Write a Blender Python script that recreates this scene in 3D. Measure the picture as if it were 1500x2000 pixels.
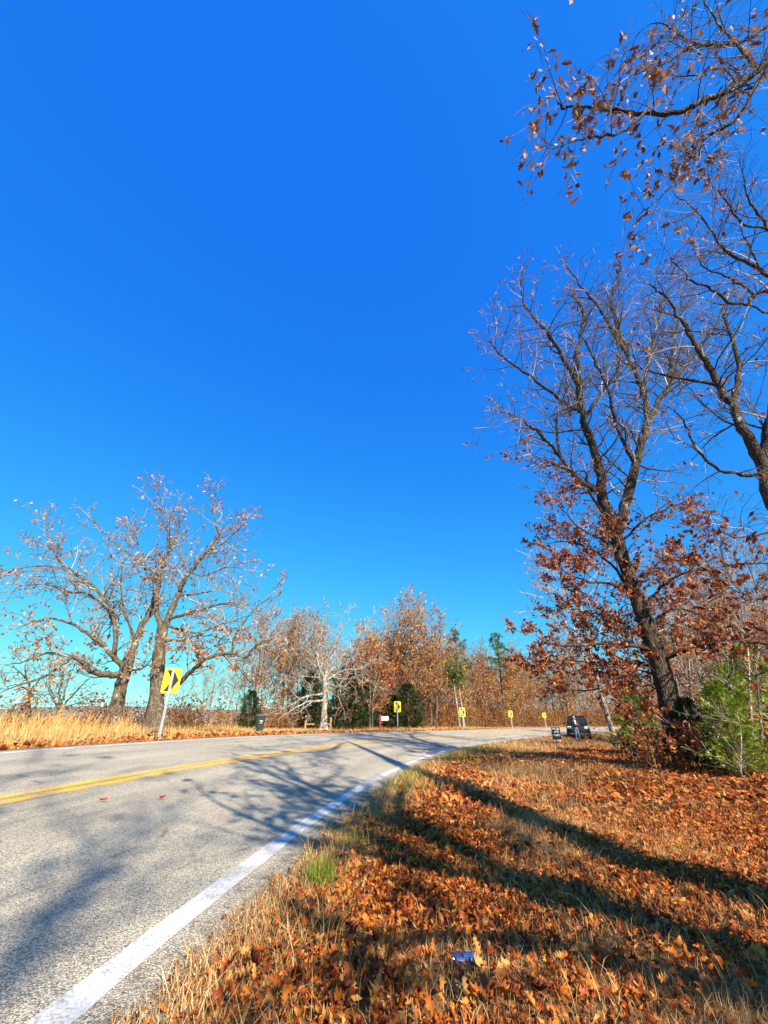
import bpy, bmesh, math, random
import numpy as np
from mathutils import Vector, Matrix

for o in list(bpy.data.objects):
    bpy.data.objects.remove(o, do_unlink=True)
SC = bpy.context.scene
COL = SC.collection
R = random.Random(7)
NR = np.random.default_rng(11)

# ------------------------------------------------------------------ camera, world, sun, exposure
H = 1.0
FPX = 760.0
PITCH = math.atan(400 / FPX)
CP, SP = math.cos(PITCH), math.sin(PITCH)
cam_d = bpy.data.cameras.new("camera")
cam_d.sensor_fit = 'HORIZONTAL'
cam_d.sensor_width = 36.0
cam_d.lens = 36.0 * FPX / 1500.0
cam_d.clip_start = 0.05
cam_d.clip_end = 6000
cam = bpy.data.objects.new("camera", cam_d)
cam.location = (0, 0, H)
cam.rotation_euler = (math.pi / 2 + PITCH, 0, 0)
COL.objects.link(cam)
SC.camera = cam

SUN_EL = math.radians(34)
SUN_AZ = math.radians(149)          # clockwise from +Y
W = bpy.data.worlds.new("World")
SC.world = W
W.use_nodes = True
wn = W.node_tree.nodes
wn.clear()
sky = wn.new('ShaderNodeTexSky')
sky.sky_type = 'NISHITA'
sky.sun_disc = False
sky.sun_elevation = SUN_EL
sky.sun_rotation = SUN_AZ
sky.altitude = 300
sky.air_density = 1.0
sky.dust_density = 0.3
sky.ozone_density = 3.0
# the photograph's vivid rendering of the sky: one tone curve per colour, the same over the whole dome
sep = wn.new('ShaderNodeSeparateColor'); com = wn.new('ShaderNodeCombineColor')
bg = wn.new('ShaderNodeBackground')
bg.inputs['Strength'].default_value = 0.15
wo = wn.new('ShaderNodeOutputWorld')
wl = W.node_tree.links
wl.new(sky.outputs[0], sep.inputs[0])
for k_, (pw, mu) in enumerate(((1.4, .076), (.81, .555), (.18, 2.17))):
    p_ = wn.new('ShaderNodeMath'); p_.operation = 'POWER'; p_.inputs[1].default_value = pw
    m_ = wn.new('ShaderNodeMath'); m_.operation = 'MULTIPLY'; m_.inputs[1].default_value = mu
    wl.new(sep.outputs[k_], p_.inputs[0]); wl.new(p_.outputs[0], m_.inputs[0]); wl.new(m_.outputs[0], com.inputs[k_])
wl.new(com.outputs[0], bg.inputs['Color'])
wl.new(bg.outputs[0], wo.inputs['Surface'])

sd = bpy.data.lights.new("sun", 'SUN')
sd.energy = 5.0
sd.angle = math.radians(0.6)
sd.color = (1.0, 0.88, 0.68)
sun = bpy.data.objects.new("sun", sd)
sv = Vector((math.sin(SUN_AZ) * math.cos(SUN_EL), math.cos(SUN_AZ) * math.cos(SUN_EL), math.sin(SUN_EL)))
sun.rotation_euler = sv.to_track_quat('Z', 'Y').to_euler()
COL.objects.link(sun)
SC.view_settings.view_transform = 'Standard'
SC.view_settings.look = 'None'
SC.view_settings.exposure = 1.27
SC.view_settings.gamma = 1.0
SC.view_settings.use_curve_mapping = False
SC.render.engine = 'CYCLES'
SC.cycles.max_bounces = 6
SC.cycles.transparent_max_bounces = 4
SC.cycles.use_denoising = True

# ------------------------------------------------------------------ small helpers
def smooth(x, a, b):
    t = np.clip((x - a) / (b - a), 0, 1)
    return t * t * (3 - 2 * t)

def ray(u, v):
    x = (u - 750) / FPX
    y = (1000 - v) / FPX
    return x, CP - SP * y, SP + CP * y

def P(u, v, Y):
    """the point at forward distance Y that is seen at photograph pixel (u, v)"""
    x, yy, z = ray(u, v)
    t = Y / yy
    return Vector((x * t, Y, H + z * t))

_ks = NR.normal(0, 1, (14, 2)); _ph = NR.uniform(0, 6.28, 14)
def nz(x, y, sc=1.0):
    """cheap smooth noise, about -1..1"""
    x = np.asarray(x) / sc; y = np.asarray(y) / sc
    s = 0
    for (a, b), p in zip(_ks, _ph):
        s = s + np.sin(a * x * 1.7 + b * y * 1.7 + p)
    return s / 5.0

# ------------------------------------------------------------------ materials
def mat(name):
    m = bpy.data.materials.new(name)
    m.use_nodes = True
    n = m.node_tree.nodes
    return m, n, m.node_tree.links, n['Principled BSDF']

def ramp(n, stops, interp='LINEAR'):
    r = n.new('ShaderNodeValToRGB')
    r.color_ramp.interpolation = interp
    el = r.color_ramp.elements
    while len(el) > 1:
        el.remove(el[-1])
    el[0].position = stops[0][0]; el[0].color = (*stops[0][1], 1)
    for p, c in stops[1:]:
        e = el.new(p); e.color = (*c, 1)
    return r

def noise(n, l, scale, detail=4, rough=.6, coord=None, stretch=None):
    t = n.new('ShaderNodeTexNoise')
    t.inputs['Scale'].default_value = scale
    t.inputs['Detail'].default_value = detail
    t.inputs['Roughness'].default_value = rough
    if coord is not None:
        if stretch:
            mp = n.new('ShaderNodeMapping')
            mp.inputs['Scale'].default_value = stretch
            l.new(coord, mp.inputs['Vector'])
            coord = mp.outputs[0]
        l.new(coord, t.inputs['Vector'])
    return t

def plain(name, col, rough=.6, metal=0.0, var=0.12, scale=9.0, spec=.4):
    m, n, l, b = mat(name)
    tc = n.new('ShaderNodeTexCoord')
    t = noise(n, l, scale, 5, .6, tc.outputs['Object'])
    r = ramp(n, [(.3, tuple(c * (1 - var) for c in col)), (.7, tuple(min(1, c * (1 + var)) for c in col))])
    l.new(t.outputs[0], r.inputs[0])
    l.new(r.outputs[0], b.inputs['Base Color'])
    b.inputs['Roughness'].default_value = rough
    b.inputs['Metallic'].default_value = metal
    b.inputs['Specular IOR Level'].default_value = spec
    return m

def leafmat(name, stops, trans=.35, rnd_object=False, rough=.55):
    m, n, l, b = mat(name)
    if rnd_object:
        a = n.new('ShaderNodeObjectInfo'); src = a.outputs['Random']
    else:
        a = n.new('ShaderNodeAttribute'); a.attribute_name = 'tint'; src = a.outputs['Fac']
    r = ramp(n, stops)
    l.new(src, r.inputs[0])
    tc = n.new('ShaderNodeTexCoord')
    t = noise(n, l, 45, 3, .6, tc.outputs['Object'])
    mx = n.new('ShaderNodeMix'); mx.data_type = 'RGBA'; mx.blend_type = 'MULTIPLY'
    mx.inputs['Factor'].default_value = .75
    l.new(r.outputs[0], mx.inputs[6])
    rr = ramp(n, [(.3, (.45, .4, .36)), (.65, (1.2, 1.15, 1.1))])
    l.new(t.outputs[0], rr.inputs[0]); l.new(rr.outputs[0], mx.inputs[7])
    l.new(mx.outputs[2], b.inputs['Base Color'])
    b.inputs['Roughness'].default_value = rough
    b.inputs['Specular IOR Level'].default_value = .3
    tr = n.new('ShaderNodeBsdfTranslucent')
    l.new(mx.outputs[2], tr.inputs['Color'])
    ms = n.new('ShaderNodeMixShader'); ms.inputs[0].default_value = trans
    l.new(b.outputs[0], ms.inputs[1]); l.new(tr.outputs[0], ms.inputs[2])
    l.new(ms.outputs[0], n['Material Output'].inputs['Surface'])
    return m

def barkmat(name, dark, light, pale_patch, pale_from=.55, scale=1.0):
    m, n, l, b = mat(name)
    tc = n.new('ShaderNodeTexCoord'); co = tc.outputs['Object']
    t = noise(n, l, 9 * scale, 6, .65, co, (1.6, 1.6, .32))
    v = n.new('ShaderNodeTexVoronoi'); v.feature = 'DISTANCE_TO_EDGE'; v.inputs['Scale'].default_value = 15 * scale
    mp = n.new('ShaderNodeMapping'); mp.inputs['Scale'].default_value = (1.5, 1.5, .3)
    wv = noise(n, l, 5, 3, .5, co)
    mxv = n.new('ShaderNodeMix'); mxv.data_type = 'RGBA'; mxv.inputs['Factor'].default_value = .06
    l.new(co, mxv.inputs[6]); l.new(wv.outputs['Color'], mxv.inputs[7])
    l.new(mxv.outputs[2], mp.inputs[0]); l.new(mp.outputs[0], v.inputs['Vector'])
    r1 = ramp(n, [(.32, dark), (.68, light)])
    l.new(t.outputs[0], r1.inputs[0])
    r2 = ramp(n, [(0, (.3, .28, .26)), (.22, (1, 1, 1))])
    l.new(v.outputs['Distance'], r2.inputs[0])
    mx = n.new('ShaderNodeMix'); mx.data_type = 'RGBA'; mx.blend_type = 'MULTIPLY'; mx.inputs['Factor'].default_value = .9
    l.new(r1.outputs[0], mx.inputs[6]); l.new(r2.outputs[0], mx.inputs[7])
    t3 = noise(n, l, 3.2, 5, .7, co)  # random pale patches; on oak limbs they paint sunlit grey into the bark
    r3 = ramp(n, [(pale_from, (0, 0, 0)), (pale_from + .14, (1, 1, 1))])
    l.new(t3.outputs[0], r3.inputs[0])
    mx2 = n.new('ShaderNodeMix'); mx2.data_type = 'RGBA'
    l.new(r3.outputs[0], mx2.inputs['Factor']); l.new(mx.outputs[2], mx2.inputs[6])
    mx2.inputs[7].default_value = (*pale_patch, 1)
    l.new(mx2.outputs[2], b.inputs['Base Color'])
    b.inputs['Roughness'].default_value = .9
    b.inputs['Specular IOR Level'].default_value = .15
    bp = n.new('ShaderNodeBump'); bp.inputs['Strength'].default_value = .9; bp.inputs['Distance'].default_value = .03
    l.new(r2.outputs[0], bp.inputs['Height']); l.new(bp.outputs[0], b.inputs['Normal'])
    return m

RUST = [(0, (.1, .02, .01)), (.3, (.26, .058, .018)), (.6, (.42, .11, .028)), (.85, (.54, .2, .06)), (1, (.64, .38, .18))]
LITTER = [(0, (.1, .024, .01)), (.22, (.28, .06, .014)), (.5, (.5, .125, .018)), (.78, (.62, .215, .03)), (1, (.66, .37, .12))]
TANP = [(0, (.26, .09, .035)), (.4, (.44, .2, .085)), (.8, (.62, .37, .2)), (1, (.74, .52, .34))]
M = {}
M['litter'] = leafmat('litter_leaf', LITTER, .25)
M['litter_piece'] = leafmat('litter_leaf_single', LITTER, .25, True)
M['rust'] = leafmat('rust_leaf', RUST, .4)
M['rust_piece'] = leafmat('rust_leaf_single', RUST, .4, True)
DUSK = [(0, (.09, .04, .03)), (.5, (.24, .11, .07)), (.85, (.4, .22, .15)), (1, (.6, .42, .32))]
M['dusk'] = leafmat('curled_brown_leaf', DUSK, .25)
M['dusk_piece'] = leafmat('curled_brown_leaf_single', DUSK, .25, True)
M['tanleaf'] = leafmat('tan_leaf', TANP, .35)
M['tan_piece'] = leafmat('tan_leaf_single', TANP, .35, True)
M['orange'] = leafmat('orange_leaf', [(0, (.25, .07, .015)), (.5, (.48, .18, .03)), (1, (.6, .32, .07))], .35)
M['woodrust'] = leafmat('wood_rust_leaf', [(0, (.2, .06, .015)), (.45, (.5, .17, .03)), (.8, (.6, .3, .06)), (1, (.66, .44, .12))], .35)
M['tanorange'] = leafmat('tan_orange_leaf', [(0, (.25, .09, .03)), (.5, (.56, .24, .06)), (1, (.68, .42, .16))], .35)
M['redleaf'] = leafmat('red_leaf', [(0, (.16, .015, .012)), (.6, (.36, .05, .03)), (1, (.42, .13, .06))], .35)
M['yellowleaf'] = leafmat('yellow_leaf', [(0, (.25, .18, .02)), (.6, (.5, .38, .04)), (1, (.6, .5, .1))], .35)
M['cedar'] = leafmat('cedar_green', [(0, (.04, .075, .01)), (.4, (.15, .25, .02)), (.75, (.3, .38, .035)), (1, (.5, .45, .07))], .25)
M['darkcedar'] = leafmat('dark_cedar_green', [(0, (.008, .016, .006)), (.6, (.03, .06, .015)), (1, (.08, .11, .03))], .15)
M['pine'] = leafmat('pine_green', [(0, (.02, .04, .012)), (.6, (.07, .14, .03)), (1, (.18, .23, .06))], .2)
M['drygrass'] = leafmat('dry_grass', [(0, (.32, .14, .045)), (.45, (.58, .35, .13)), (1, (.8, .62, .32))], .3)
M['tallgrass'] = leafmat('tall_dry_grass', [(0, (.4, .2, .05)), (.45, (.66, .42, .14)), (1, (.82, .64, .32))], .3)
M['greengrass'] = leafmat('green_grass', [(0, (.08, .14, .02)), (.6, (.17, .28, .03)), (1, (.4, .42, .08))], .3)
M['brush'] = leafmat('brush_leaf', [(0, (.05, .03, .012)), (.3, (.22, .08, .025)), (.55, (.38, .14, .03)), (.75, (.3, .2, .04)), (.9, (.12, .15, .03)), (1, (.5, .3, .06))], .3)
M['stems'] = leafmat('brush_stem', [(0, (.05, .03, .02)), (.5, (.2, .13, .08)), (1, (.42, .34, .25))], .0, rough=.9)
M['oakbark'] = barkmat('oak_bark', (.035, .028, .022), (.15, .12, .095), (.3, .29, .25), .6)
M['oaklimb'] = barkmat('oak_limb_bark', (.03, .024, .02), (.115, .095, .082), (.38, .36, .34), .58)  # last tone is sunlight on the limbs, put into the bark colour
M['lbark'] = barkmat('pale_oak_bark', (.075, .058, .044), (.26, .21, .155), (.42, .39, .32), .57)
M['twig'] = leafmat('twig_bark', [(0, (.03, .024, .021)), (.6, (.11, .09, .078)), (.85, (.26, .235, .21)), (1, (.55, .52, .49))], 0, rough=.85)  # palest stop paints sunlit glints onto a few twigs
M['paletwig'] = leafmat('pale_twig_bark', [(0, (.14, .11, .09)), (.5, (.34, .3, .26)), (1, (.55, .5, .45))], 0, rough=.85)
M['greytwig'] = leafmat('grey_twig_bark', [(0, (.06, .045, .036)), (.5, (.19, .155, .13)), (1, (.44, .39, .34))], 0, rough=.85)
M['woodtwig'] = leafmat('wood_twig_bark', [(0, (.09, .06, .04)), (.5, (.24, .165, .105)), (1, (.42, .32, .22))], 0, rough=.85)
M['palebark'] = barkmat('pale_bark', (.2, .17, .14), (.46, .41, .35), (.6, .57, .52), .5)
M['wood'] = barkmat('wood_tree_bark', (.08, .06, .05), (.26, .21, .17), (.42, .39, .34), .55)

# ------------------------------------------------------------------ mesh builders
def make(name, verts, tris=None, quads=None, material=None, parent=None, attrs=None, smooth_=False, uv=None, link=True):
    me = bpy.data.meshes.new(name)
    verts = np.asarray(verts, dtype=np.float32).reshape(-1, 3)
    idx = []; tot = []
    if tris is not None and len(tris):
        tris = np.asarray(tris, dtype=np.int32).reshape(-1, 3); idx.append(tris.ravel()); tot.append(np.full(len(tris), 3, np.int32))
    if quads is not None and len(quads):
        quads = np.asarray(quads, dtype=np.int32).reshape(-1, 4); idx.append(quads.ravel()); tot.append(np.full(len(quads), 4, np.int32))
    idx = np.concatenate(idx); tot = np.concatenate(tot)
    me.vertices.add(len(verts)); me.vertices.foreach_set('co', verts.ravel())
    me.loops.add(len(idx)); me.loops.foreach_set('vertex_index', idx)
    me.polygons.add(len(tot))
    st = np.zeros(len(tot), np.int32); st[1:] = np.cumsum(tot)[:-1]
    me.polygons.foreach_set('loop_start', st)
    try:
        me.polygons.foreach_set('loop_total', tot)
    except Exception:
        pass
    if smooth_:
        me.polygons.foreach_set('use_smooth', np.ones(len(tot), bool))
    if attrs:
        for k, a in attrs.items():
            at = me.attributes.new(k, 'FLOAT', 'POINT'); at.data.foreach_set('value', np.asarray(a, np.float32))
    if uv is not None:
        ul = me.uv_layers.new(name='UVMap')
        ul.data.foreach_set('uv', np.asarray(uv, np.float32)[idx].ravel())
    me.update(calc_edges=True)
    if material is not None:
        me.materials.append(material)
    ob = bpy.data.objects.new(name, me)
    if link:
        COL.objects.link(ob)
    if parent is not None:
        ob.parent = parent
        ob.matrix_parent_inverse = Matrix.Translation(-Vector(parent.location)) if parent.rotation_euler[:] == (0, 0, 0) else Matrix.Identity(4)
    return ob

def props(o, label=None, cat=None, group=None, kind=None):
    if label: o['label'] = label
    if cat: o['category'] = cat
    if group: o['group'] = group
    if kind: o['kind'] = kind
    return o

def thing(name, label, cat, loc, group=None, rz=0.0):
    o = bpy.data.objects.new(name, None)
    o.location = loc; o.rotation_euler = (0, 0, rz)
    o.empty_display_size = .2
    COL.objects.link(o)
    return props(o, label, cat, group)

def bm_obj(name, bm, material, parent=None, smooth_=False, link=True):
    """object from a bmesh given in the parent's local coordinates"""
    me = bpy.data.meshes.new(name)
    bm.normal_update(); bm.to_mesh(me); bm.free()
    for m in (material if isinstance(material, (list, tuple)) else [material]):
        me.materials.append(m)
    if smooth_:
        for p in me.polygons: p.use_smooth = True
    o = bpy.data.objects.new(name, me)
    if link: COL.objects.link(o)
    if parent is not None: o.parent = parent
    return o

def bx(bm, c, s, rot=None, bev=0.0):
    r = bmesh.ops.create_cube(bm, size=1.0)
    vs = r['verts']
    mt = Matrix.Translation(Vector(c)) @ (rot.to_4x4() if rot is not None else Matrix.Identity(4)) @ Matrix.Diagonal((*s, 1))
    bmesh.ops.transform(bm, matrix=mt, verts=vs)
    if bev > 0:
        es = list({e for v in vs for e in v.link_edges})
        bmesh.ops.bevel(bm, geom=es, offset=bev, segments=2, affect='EDGES', profile=.6)
    return bm

def cyl(bm, a, b, r1, r2=None, n=12, cap=True):
    a = Vector(a); b = Vector(b); r2 = r1 if r2 is None else r2
    d = b - a
    mt = Matrix.Translation((a + b) / 2) @ d.to_track_quat('Z', 'Y').to_matrix().to_4x4()
    bmesh.ops.create_cone(bm, cap_ends=cap, segments=n, radius1=r1, radius2=r2, depth=d.length, matrix=mt)
    return bm

class Tubes:
    def __init__(s): s.g = {}
    def add(s, pts, rad, sides=3, tint=.5):
        s.g.setdefault((len(pts), sides), []).append(([tuple(p) for p in pts], list(rad), tint))
    def build(s, name, material, parent=None, link=True):
        V = []; Q = []; TI = []; off = 0
        for (n, k), L in s.g.items():
            p = np.array([a[0] for a in L], float); r = np.array([a[1] for a in L], float); ti = np.array([a[2] for a in L])
            B = len(L)
            t = np.gradient(p, axis=1); t /= np.linalg.norm(t, axis=2, keepdims=True) + 1e-9
            m = t.mean(1); ref = np.where(np.abs(m[:, 2:3]) > .7, np.array([[1., 0, 0]]), np.array([[0, 0, 1.]]))
            a = np.cross(t, ref[:, None, :]); a /= np.linalg.norm(a, axis=2, keepdims=True) + 1e-9
            b = np.cross(t, a)
            th = np.arange(k) * 2 * math.pi / k
            ring = a[:, :, None, :] * np.cos(th)[None, None, :, None] + b[:, :, None, :] * np.sin(th)[None, None, :, None]
            v = p[:, :, None, :] + ring * r[:, :, None, None]
            i = np.arange(n - 1)[:, None]; j = np.arange(k)[None, :]
            q = np.stack([i * k + j, i * k + (j + 1) % k, (i + 1) * k + (j + 1) % k, (i + 1) * k + j], -1).reshape(-1, 4)
            q = (q[None] + (np.arange(B) * n * k)[:, None, None]).reshape(-1, 4) + off
            V.append(v.reshape(-1, 3)); Q.append(q); TI.append(np.repeat(ti, n * k)); off += B * n * k
        return make(name, np.concatenate(V), quads=np.concatenate(Q), material=material, parent=parent,
                    attrs={'tint': np.concatenate(TI)}, smooth_=True, link=link)

def rand_rot(N, flat=0.0, rng=NR):
    """N rotation matrices; flat > 0 keeps the local z axis near world up"""
    z = rng.normal(0, 1, (N, 3)); z[:, 2] = z[:, 2] * (1 - min(flat, .9)) + flat * 3
    z /= np.linalg.norm(z, axis=1, keepdims=True)
    x = rng.normal(0, 1, (N, 3)); x -= (x * z).sum(1, keepdims=True) * z
    x /= np.linalg.norm(x, axis=1, keepdims=True)
    return np.stack([x, np.cross(z, x), z], -1)

def scatter(name, bv, bt, pos, rot, scale, material, parent=None, tint=None, link=True):
    N = len(pos); nv = len(bv)
    sc = np.asarray(scale, float).reshape(N, -1)
    v = np.einsum('nij,nvj->nvi', rot, bv[None] * (sc[:, None, :] if sc.shape[1] == 3 else sc[:, :, None])) + np.asarray(pos)[:, None, :]
    t = (bt[None] + (np.arange(N) * nv)[:, None, None]).reshape(-1, 3)
    if tint is None: tint = NR.random(N)
    return make(name, v.reshape(-1, 3), tris=t, material=material, parent=parent, attrs={'tint': np.repeat(tint, nv)}, link=link)

# leaf shapes (unit length along x)
def oak_leaf(curl=.25, fold=.25, seed=0):
    r = random.Random(seed)
    half = [(0.0, .015), (.1, .03), (.2, .17), (.3, .1), (.42, .3), (.52, .13), (.66, .33), (.74, .14), (.88, .2), (1.0, .0)]
    V = []
    for x, w in half: V.append((x, 0, 0))
    for x, w in half[:-1]: V.append((x + .04 * r.random(), w * r.uniform(.85, 1.2), 0))
    for x, w in half[:-1]: V.append((x + .04 * r.random(), -w * r.uniform(.85, 1.2), 0))
    n = len(half); T = []
    for i in range(n - 2):
        T += [(i, i + 1, n + i + 1), (i, n + i + 1, n + i)]
        T += [(i, 2 * n - 1 + i + 1, i + 1), (i, 2 * n - 1 + i, 2 * n - 1 + i + 1)]
    T += [(n - 2, n - 1, n + n - 2), (n - 2, 2 * n - 1 + n - 2, n - 1)]
    V = np.array(V); a = r.uniform(-1, 1)
    V[:, 2] = np.abs(V[:, 1]) * fold * 2 + curl * (V[:, 0] - .5) ** 2 * 1.6 + a * .25 * V[:, 1] * V[:, 0]
    V[:, 0] -= .5
    return V, np.array(T)

LEAF = []
for k_, (cu_, fo_) in enumerate(((.5, .5), (-.6, .35), (1.0, .8), (.3, -.4), (-1.0, .7), (.8, .3), (-.3, .9), (1.3, .2))):
    V_, T_ = oak_leaf(cu_, fo_, k_ + 1)
    rl_ = np.random.default_rng(k_)
    V_[:, 2] += rl_.normal(0, .035, len(V_)) + .12 * np.sin(V_[:, 0] * 5 + k_) * V_[:, 1]
    V_[:, 1] *= (.75, 1, .65, .9, .8, 1.05, .6, .85)[k_]
    LEAF.append((V_, T_))
MIDLEAF = (np.array([(-.5, 0, 0.02), (-.1, .26, .1), (.15, .12, .04), (.5, .03, .12), (-.1, -.24, .08), (.18, -.2, .12)]),
           np.array([(0, 2, 1), (0, 4, 2), (4, 5, 2), (2, 5, 3)]))
QLEAF = (np.array([(-.5, 0, 0), (0, .36, .12), (.5, 0, .05), (0, -.36, .12)]), np.array([(0, 2, 1), (0, 3, 2)]))
SPRAY = (np.array([(0, 0, 0), (.55, .1, .05), (1, 0, 0), (.5, -.1, .02), (.2, .02, .0), (.6, .4, .1), (.65, .3, .08), (.2, -.02, 0), (.6, -.42, .02), (.66, -.3, .0)]),
         np.array([(0, 2, 1), (0, 3, 2), (4, 6, 5), (7, 8, 9)]))

def blades(name, pos, hgt, wid, lean, material, tint=None, parent=None, seg=2, leandir=None):
    """grass blades: tapering bent strips, one mesh"""
    N = len(pos)
    th = NR.uniform(0, 6.283, N)
    sx = np.stack([np.cos(th), np.sin(th), np.zeros(N)], 1)
    if leandir is None:
        ph = NR.uniform(0, 6.283, N)
    else:
        ph = leandir + NR.normal(0, .7, N)
    ld = np.stack([np.cos(ph), np.sin(ph), np.zeros(N)], 1)
    V = []
    for i in range(seg):
        f = i / seg
        c = pos + np.array([0, 0, 1.])[None] * (hgt * f)[:, None] + ld * (lean * hgt * f * f)[:, None]
        w = (wid * (1 - .55 * f))[:, None] * sx * .5
        V += [c - w, c + w]
    V.append(pos + np.array([0, 0, 1.])[None] * (hgt * (1 - .25 * lean))[:, None] + ld * (lean * hgt)[:, None])
    nv = len(V)
    v = np.stack(V, 1)
    T = []
    for i in range(seg - 1):
        a = 2 * i
        T += [(a, a + 1, a + 3), (a, a + 3, a + 2)]
    T.append((2 * seg - 2, 2 * seg - 1, nv - 1))
    t = (np.array(T)[None] + (np.arange(N) * nv)[:, None, None]).reshape(-1, 3)
    if tint is None: tint = NR.random(N)
    return make(name, v.reshape(-1, 3), tris=t, material=material, parent=parent, attrs={'tint': np.repeat(tint, nv)})

# ------------------------------------------------------------------ road line and terrain
_cy = np.array([-60, -10, 8, 17, 28, 35, 49, 66, 90, 140, 260.])
_cz = np.array([0, 0, 0, -.09, -.3, -.4, -.56, -.74, -.92, -1.0, -1.0])
_gy = np.arange(-60, 260, .5); _gz = np.interp(_gy, _cy, _cz)
_kk = np.exp(-.5 * (np.arange(-16, 17) / 6.) ** 2); _kk /= _kk.sum()
_gz = np.convolve(np.pad(_gz, 16, mode='edge'), _kk, mode='valid')
def zr(Y): return np.interp(Y, _gy, _gz)
_ey = [-60, 15, 30, 60, 260]; _ev = [.06, .06, .05, .04, .03]
CO = [-5.24415304e-05, 1.09588971e-02, 5.46046252e-02, -1.39798570e+00]
def _curve():
    f = lambda y: np.polyval(CO, y)
    pts = [(f(y), y) for y in np.arange(-2, 34, .25)]
    dd = np.polyder(CO)
    d0 = np.polyval(dd, -2)
    pre = []
    x, y = pts[0]; a = math.atan(d0)
    for k in range(160):
        a -= .25 / 110; x -= .25 * math.sin(a); y -= .25 * math.cos(a); pre.append((x, y))
    x, y = pts[-1]; a = math.atan(np.polyval(dd, 33.75)); post = []
    for k in range(480):
        a = min(a + .25 / 95, 1.5); x += .25 * math.sin(a); y += .25 * math.cos(a); post.append((x, y))
    return np.array(pre[::-1] + pts + post)
CV = _curve()
_T = np.gradient(CV, axis=0); _T /= np.linalg.norm(_T, axis=1)[:, None]
_N = np.stack([-_T[:, 1], _T[:, 0]], 1)
CS = np.concatenate([[0], np.cumsum(np.linalg.norm(np.diff(CV, axis=0), axis=1))])
def road_d(x, y):
    """signed distance left of the right-hand white line, and the Y of the nearest line point"""
    x = np.atleast_1d(np.asarray(x, float)).ravel(); y = np.atleast_1d(np.asarray(y, float)).ravel()
    D = np.empty(len(x)); YC = np.empty(len(x))
    cv = CV[::2]; nn = _N[::2]
    for i in range(0, len(x), 20000):
        xs = x[i:i + 20000, None] - cv[None, :, 0]; ys = y[i:i + 20000, None] - cv[None, :, 1]
        k = (xs * xs + ys * ys).argmin(1); r = np.arange(len(k))
        D[i:i + 20000] = xs[r, k] * nn[k, 0] + ys[r, k] * nn[k, 1]
        YC[i:i + 20000] = cv[k, 1]
    return D, YC
def road_z(d, yc):
    return zr(yc) + np.interp(yc, _ey, _ev) * np.clip(d, -1.0, 7.2)
def ground(x, y):
    x = np.atleast_1d(np.asarray(x, float)).ravel(); y = np.atleast_1d(np.asarray(y, float)).ravel()
    d, yc = road_d(x, y)
    z = road_z(d, yc)
    u = np.maximum(d - 7.2, 0)
    lf = smooth(-x, 4, 12)
    z = z + .14 * smooth(u, .3, 5) * lf
    z = z - lf * np.clip((u - 9) * .07, 0, 7) - (1 - lf) * np.clip((u - 25) * .01, 0, 1)
    w = np.maximum(-d, 0)
    z = z - .62 * smooth(y, 17, 42) * smooth(w, .6, 4)
    z = z + (.05 * nz(x, y, 1.3) + .03 * nz(y, x, .45)) * smooth(w + np.maximum(d - 7, 0), .4, 2.5)
    z = z + .5 * nz(x, y, 22) * smooth(np.hypot(x, y), 60, 140)
    r = np.hypot(x, y)
    z = np.where(r > 150, z + (-6 - z) * smooth(r, 150, 320), z)
    return z
def gz(x, y): return float(ground(x, y)[0])
def side(s, d):
    """world x, y at arc Y index s (the line's Y) and offset d"""
    i = int(np.abs(CV[:, 1] - s).argmin())
    p = CV[i] + _N[i] * d
    return p[0], p[1]

def sp(a, b, n, k):
    t = np.linspace(-1, 1, n)
    return np.sinh(t * k) / np.sinh(k) * (b - a) / 2 + (a + b) / 2
gx = np.sinh(np.linspace(-7.2, 7.2, 330)) / np.sinh(7.2) * 1600 + 1.0
gyp = np.sinh(np.linspace(0, 7.2, 260)) / np.sinh(7.2) * 2200 + 2.0
gyn = -np.sinh(np.linspace(7.0, 0.06, 60)) / np.sinh(7.0) * 400 + 2.0
gy = np.concatenate([gyn, gyp])
XX, YY = np.meshgrid(gx, gy)
DD, YC = road_d(XX.ravel(), YY.ravel())
ZZ = ground(XX.ravel(), YY.ravel())
rr = np.hypot(XX.ravel(), YY.ravel())
dip = smooth(DD, -.38 - .008 * rr, -.12) * (1 - smooth(DD, 6.95, 7.2 + .008 * rr))
ZZ = ZZ - dip * (.06 + .003 * rr)
ZZ = np.where(rr > 300, np.minimum(ZZ, -5.5), ZZ)
nx, ny = len(gx), len(gy)
ii = np.arange(ny - 1)[:, None] * nx + np.arange(nx - 1)[None, :]
GQ = np.stack([ii, ii + 1, ii + nx + 1, ii + nx], -1).reshape(-1, 4)
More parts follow.
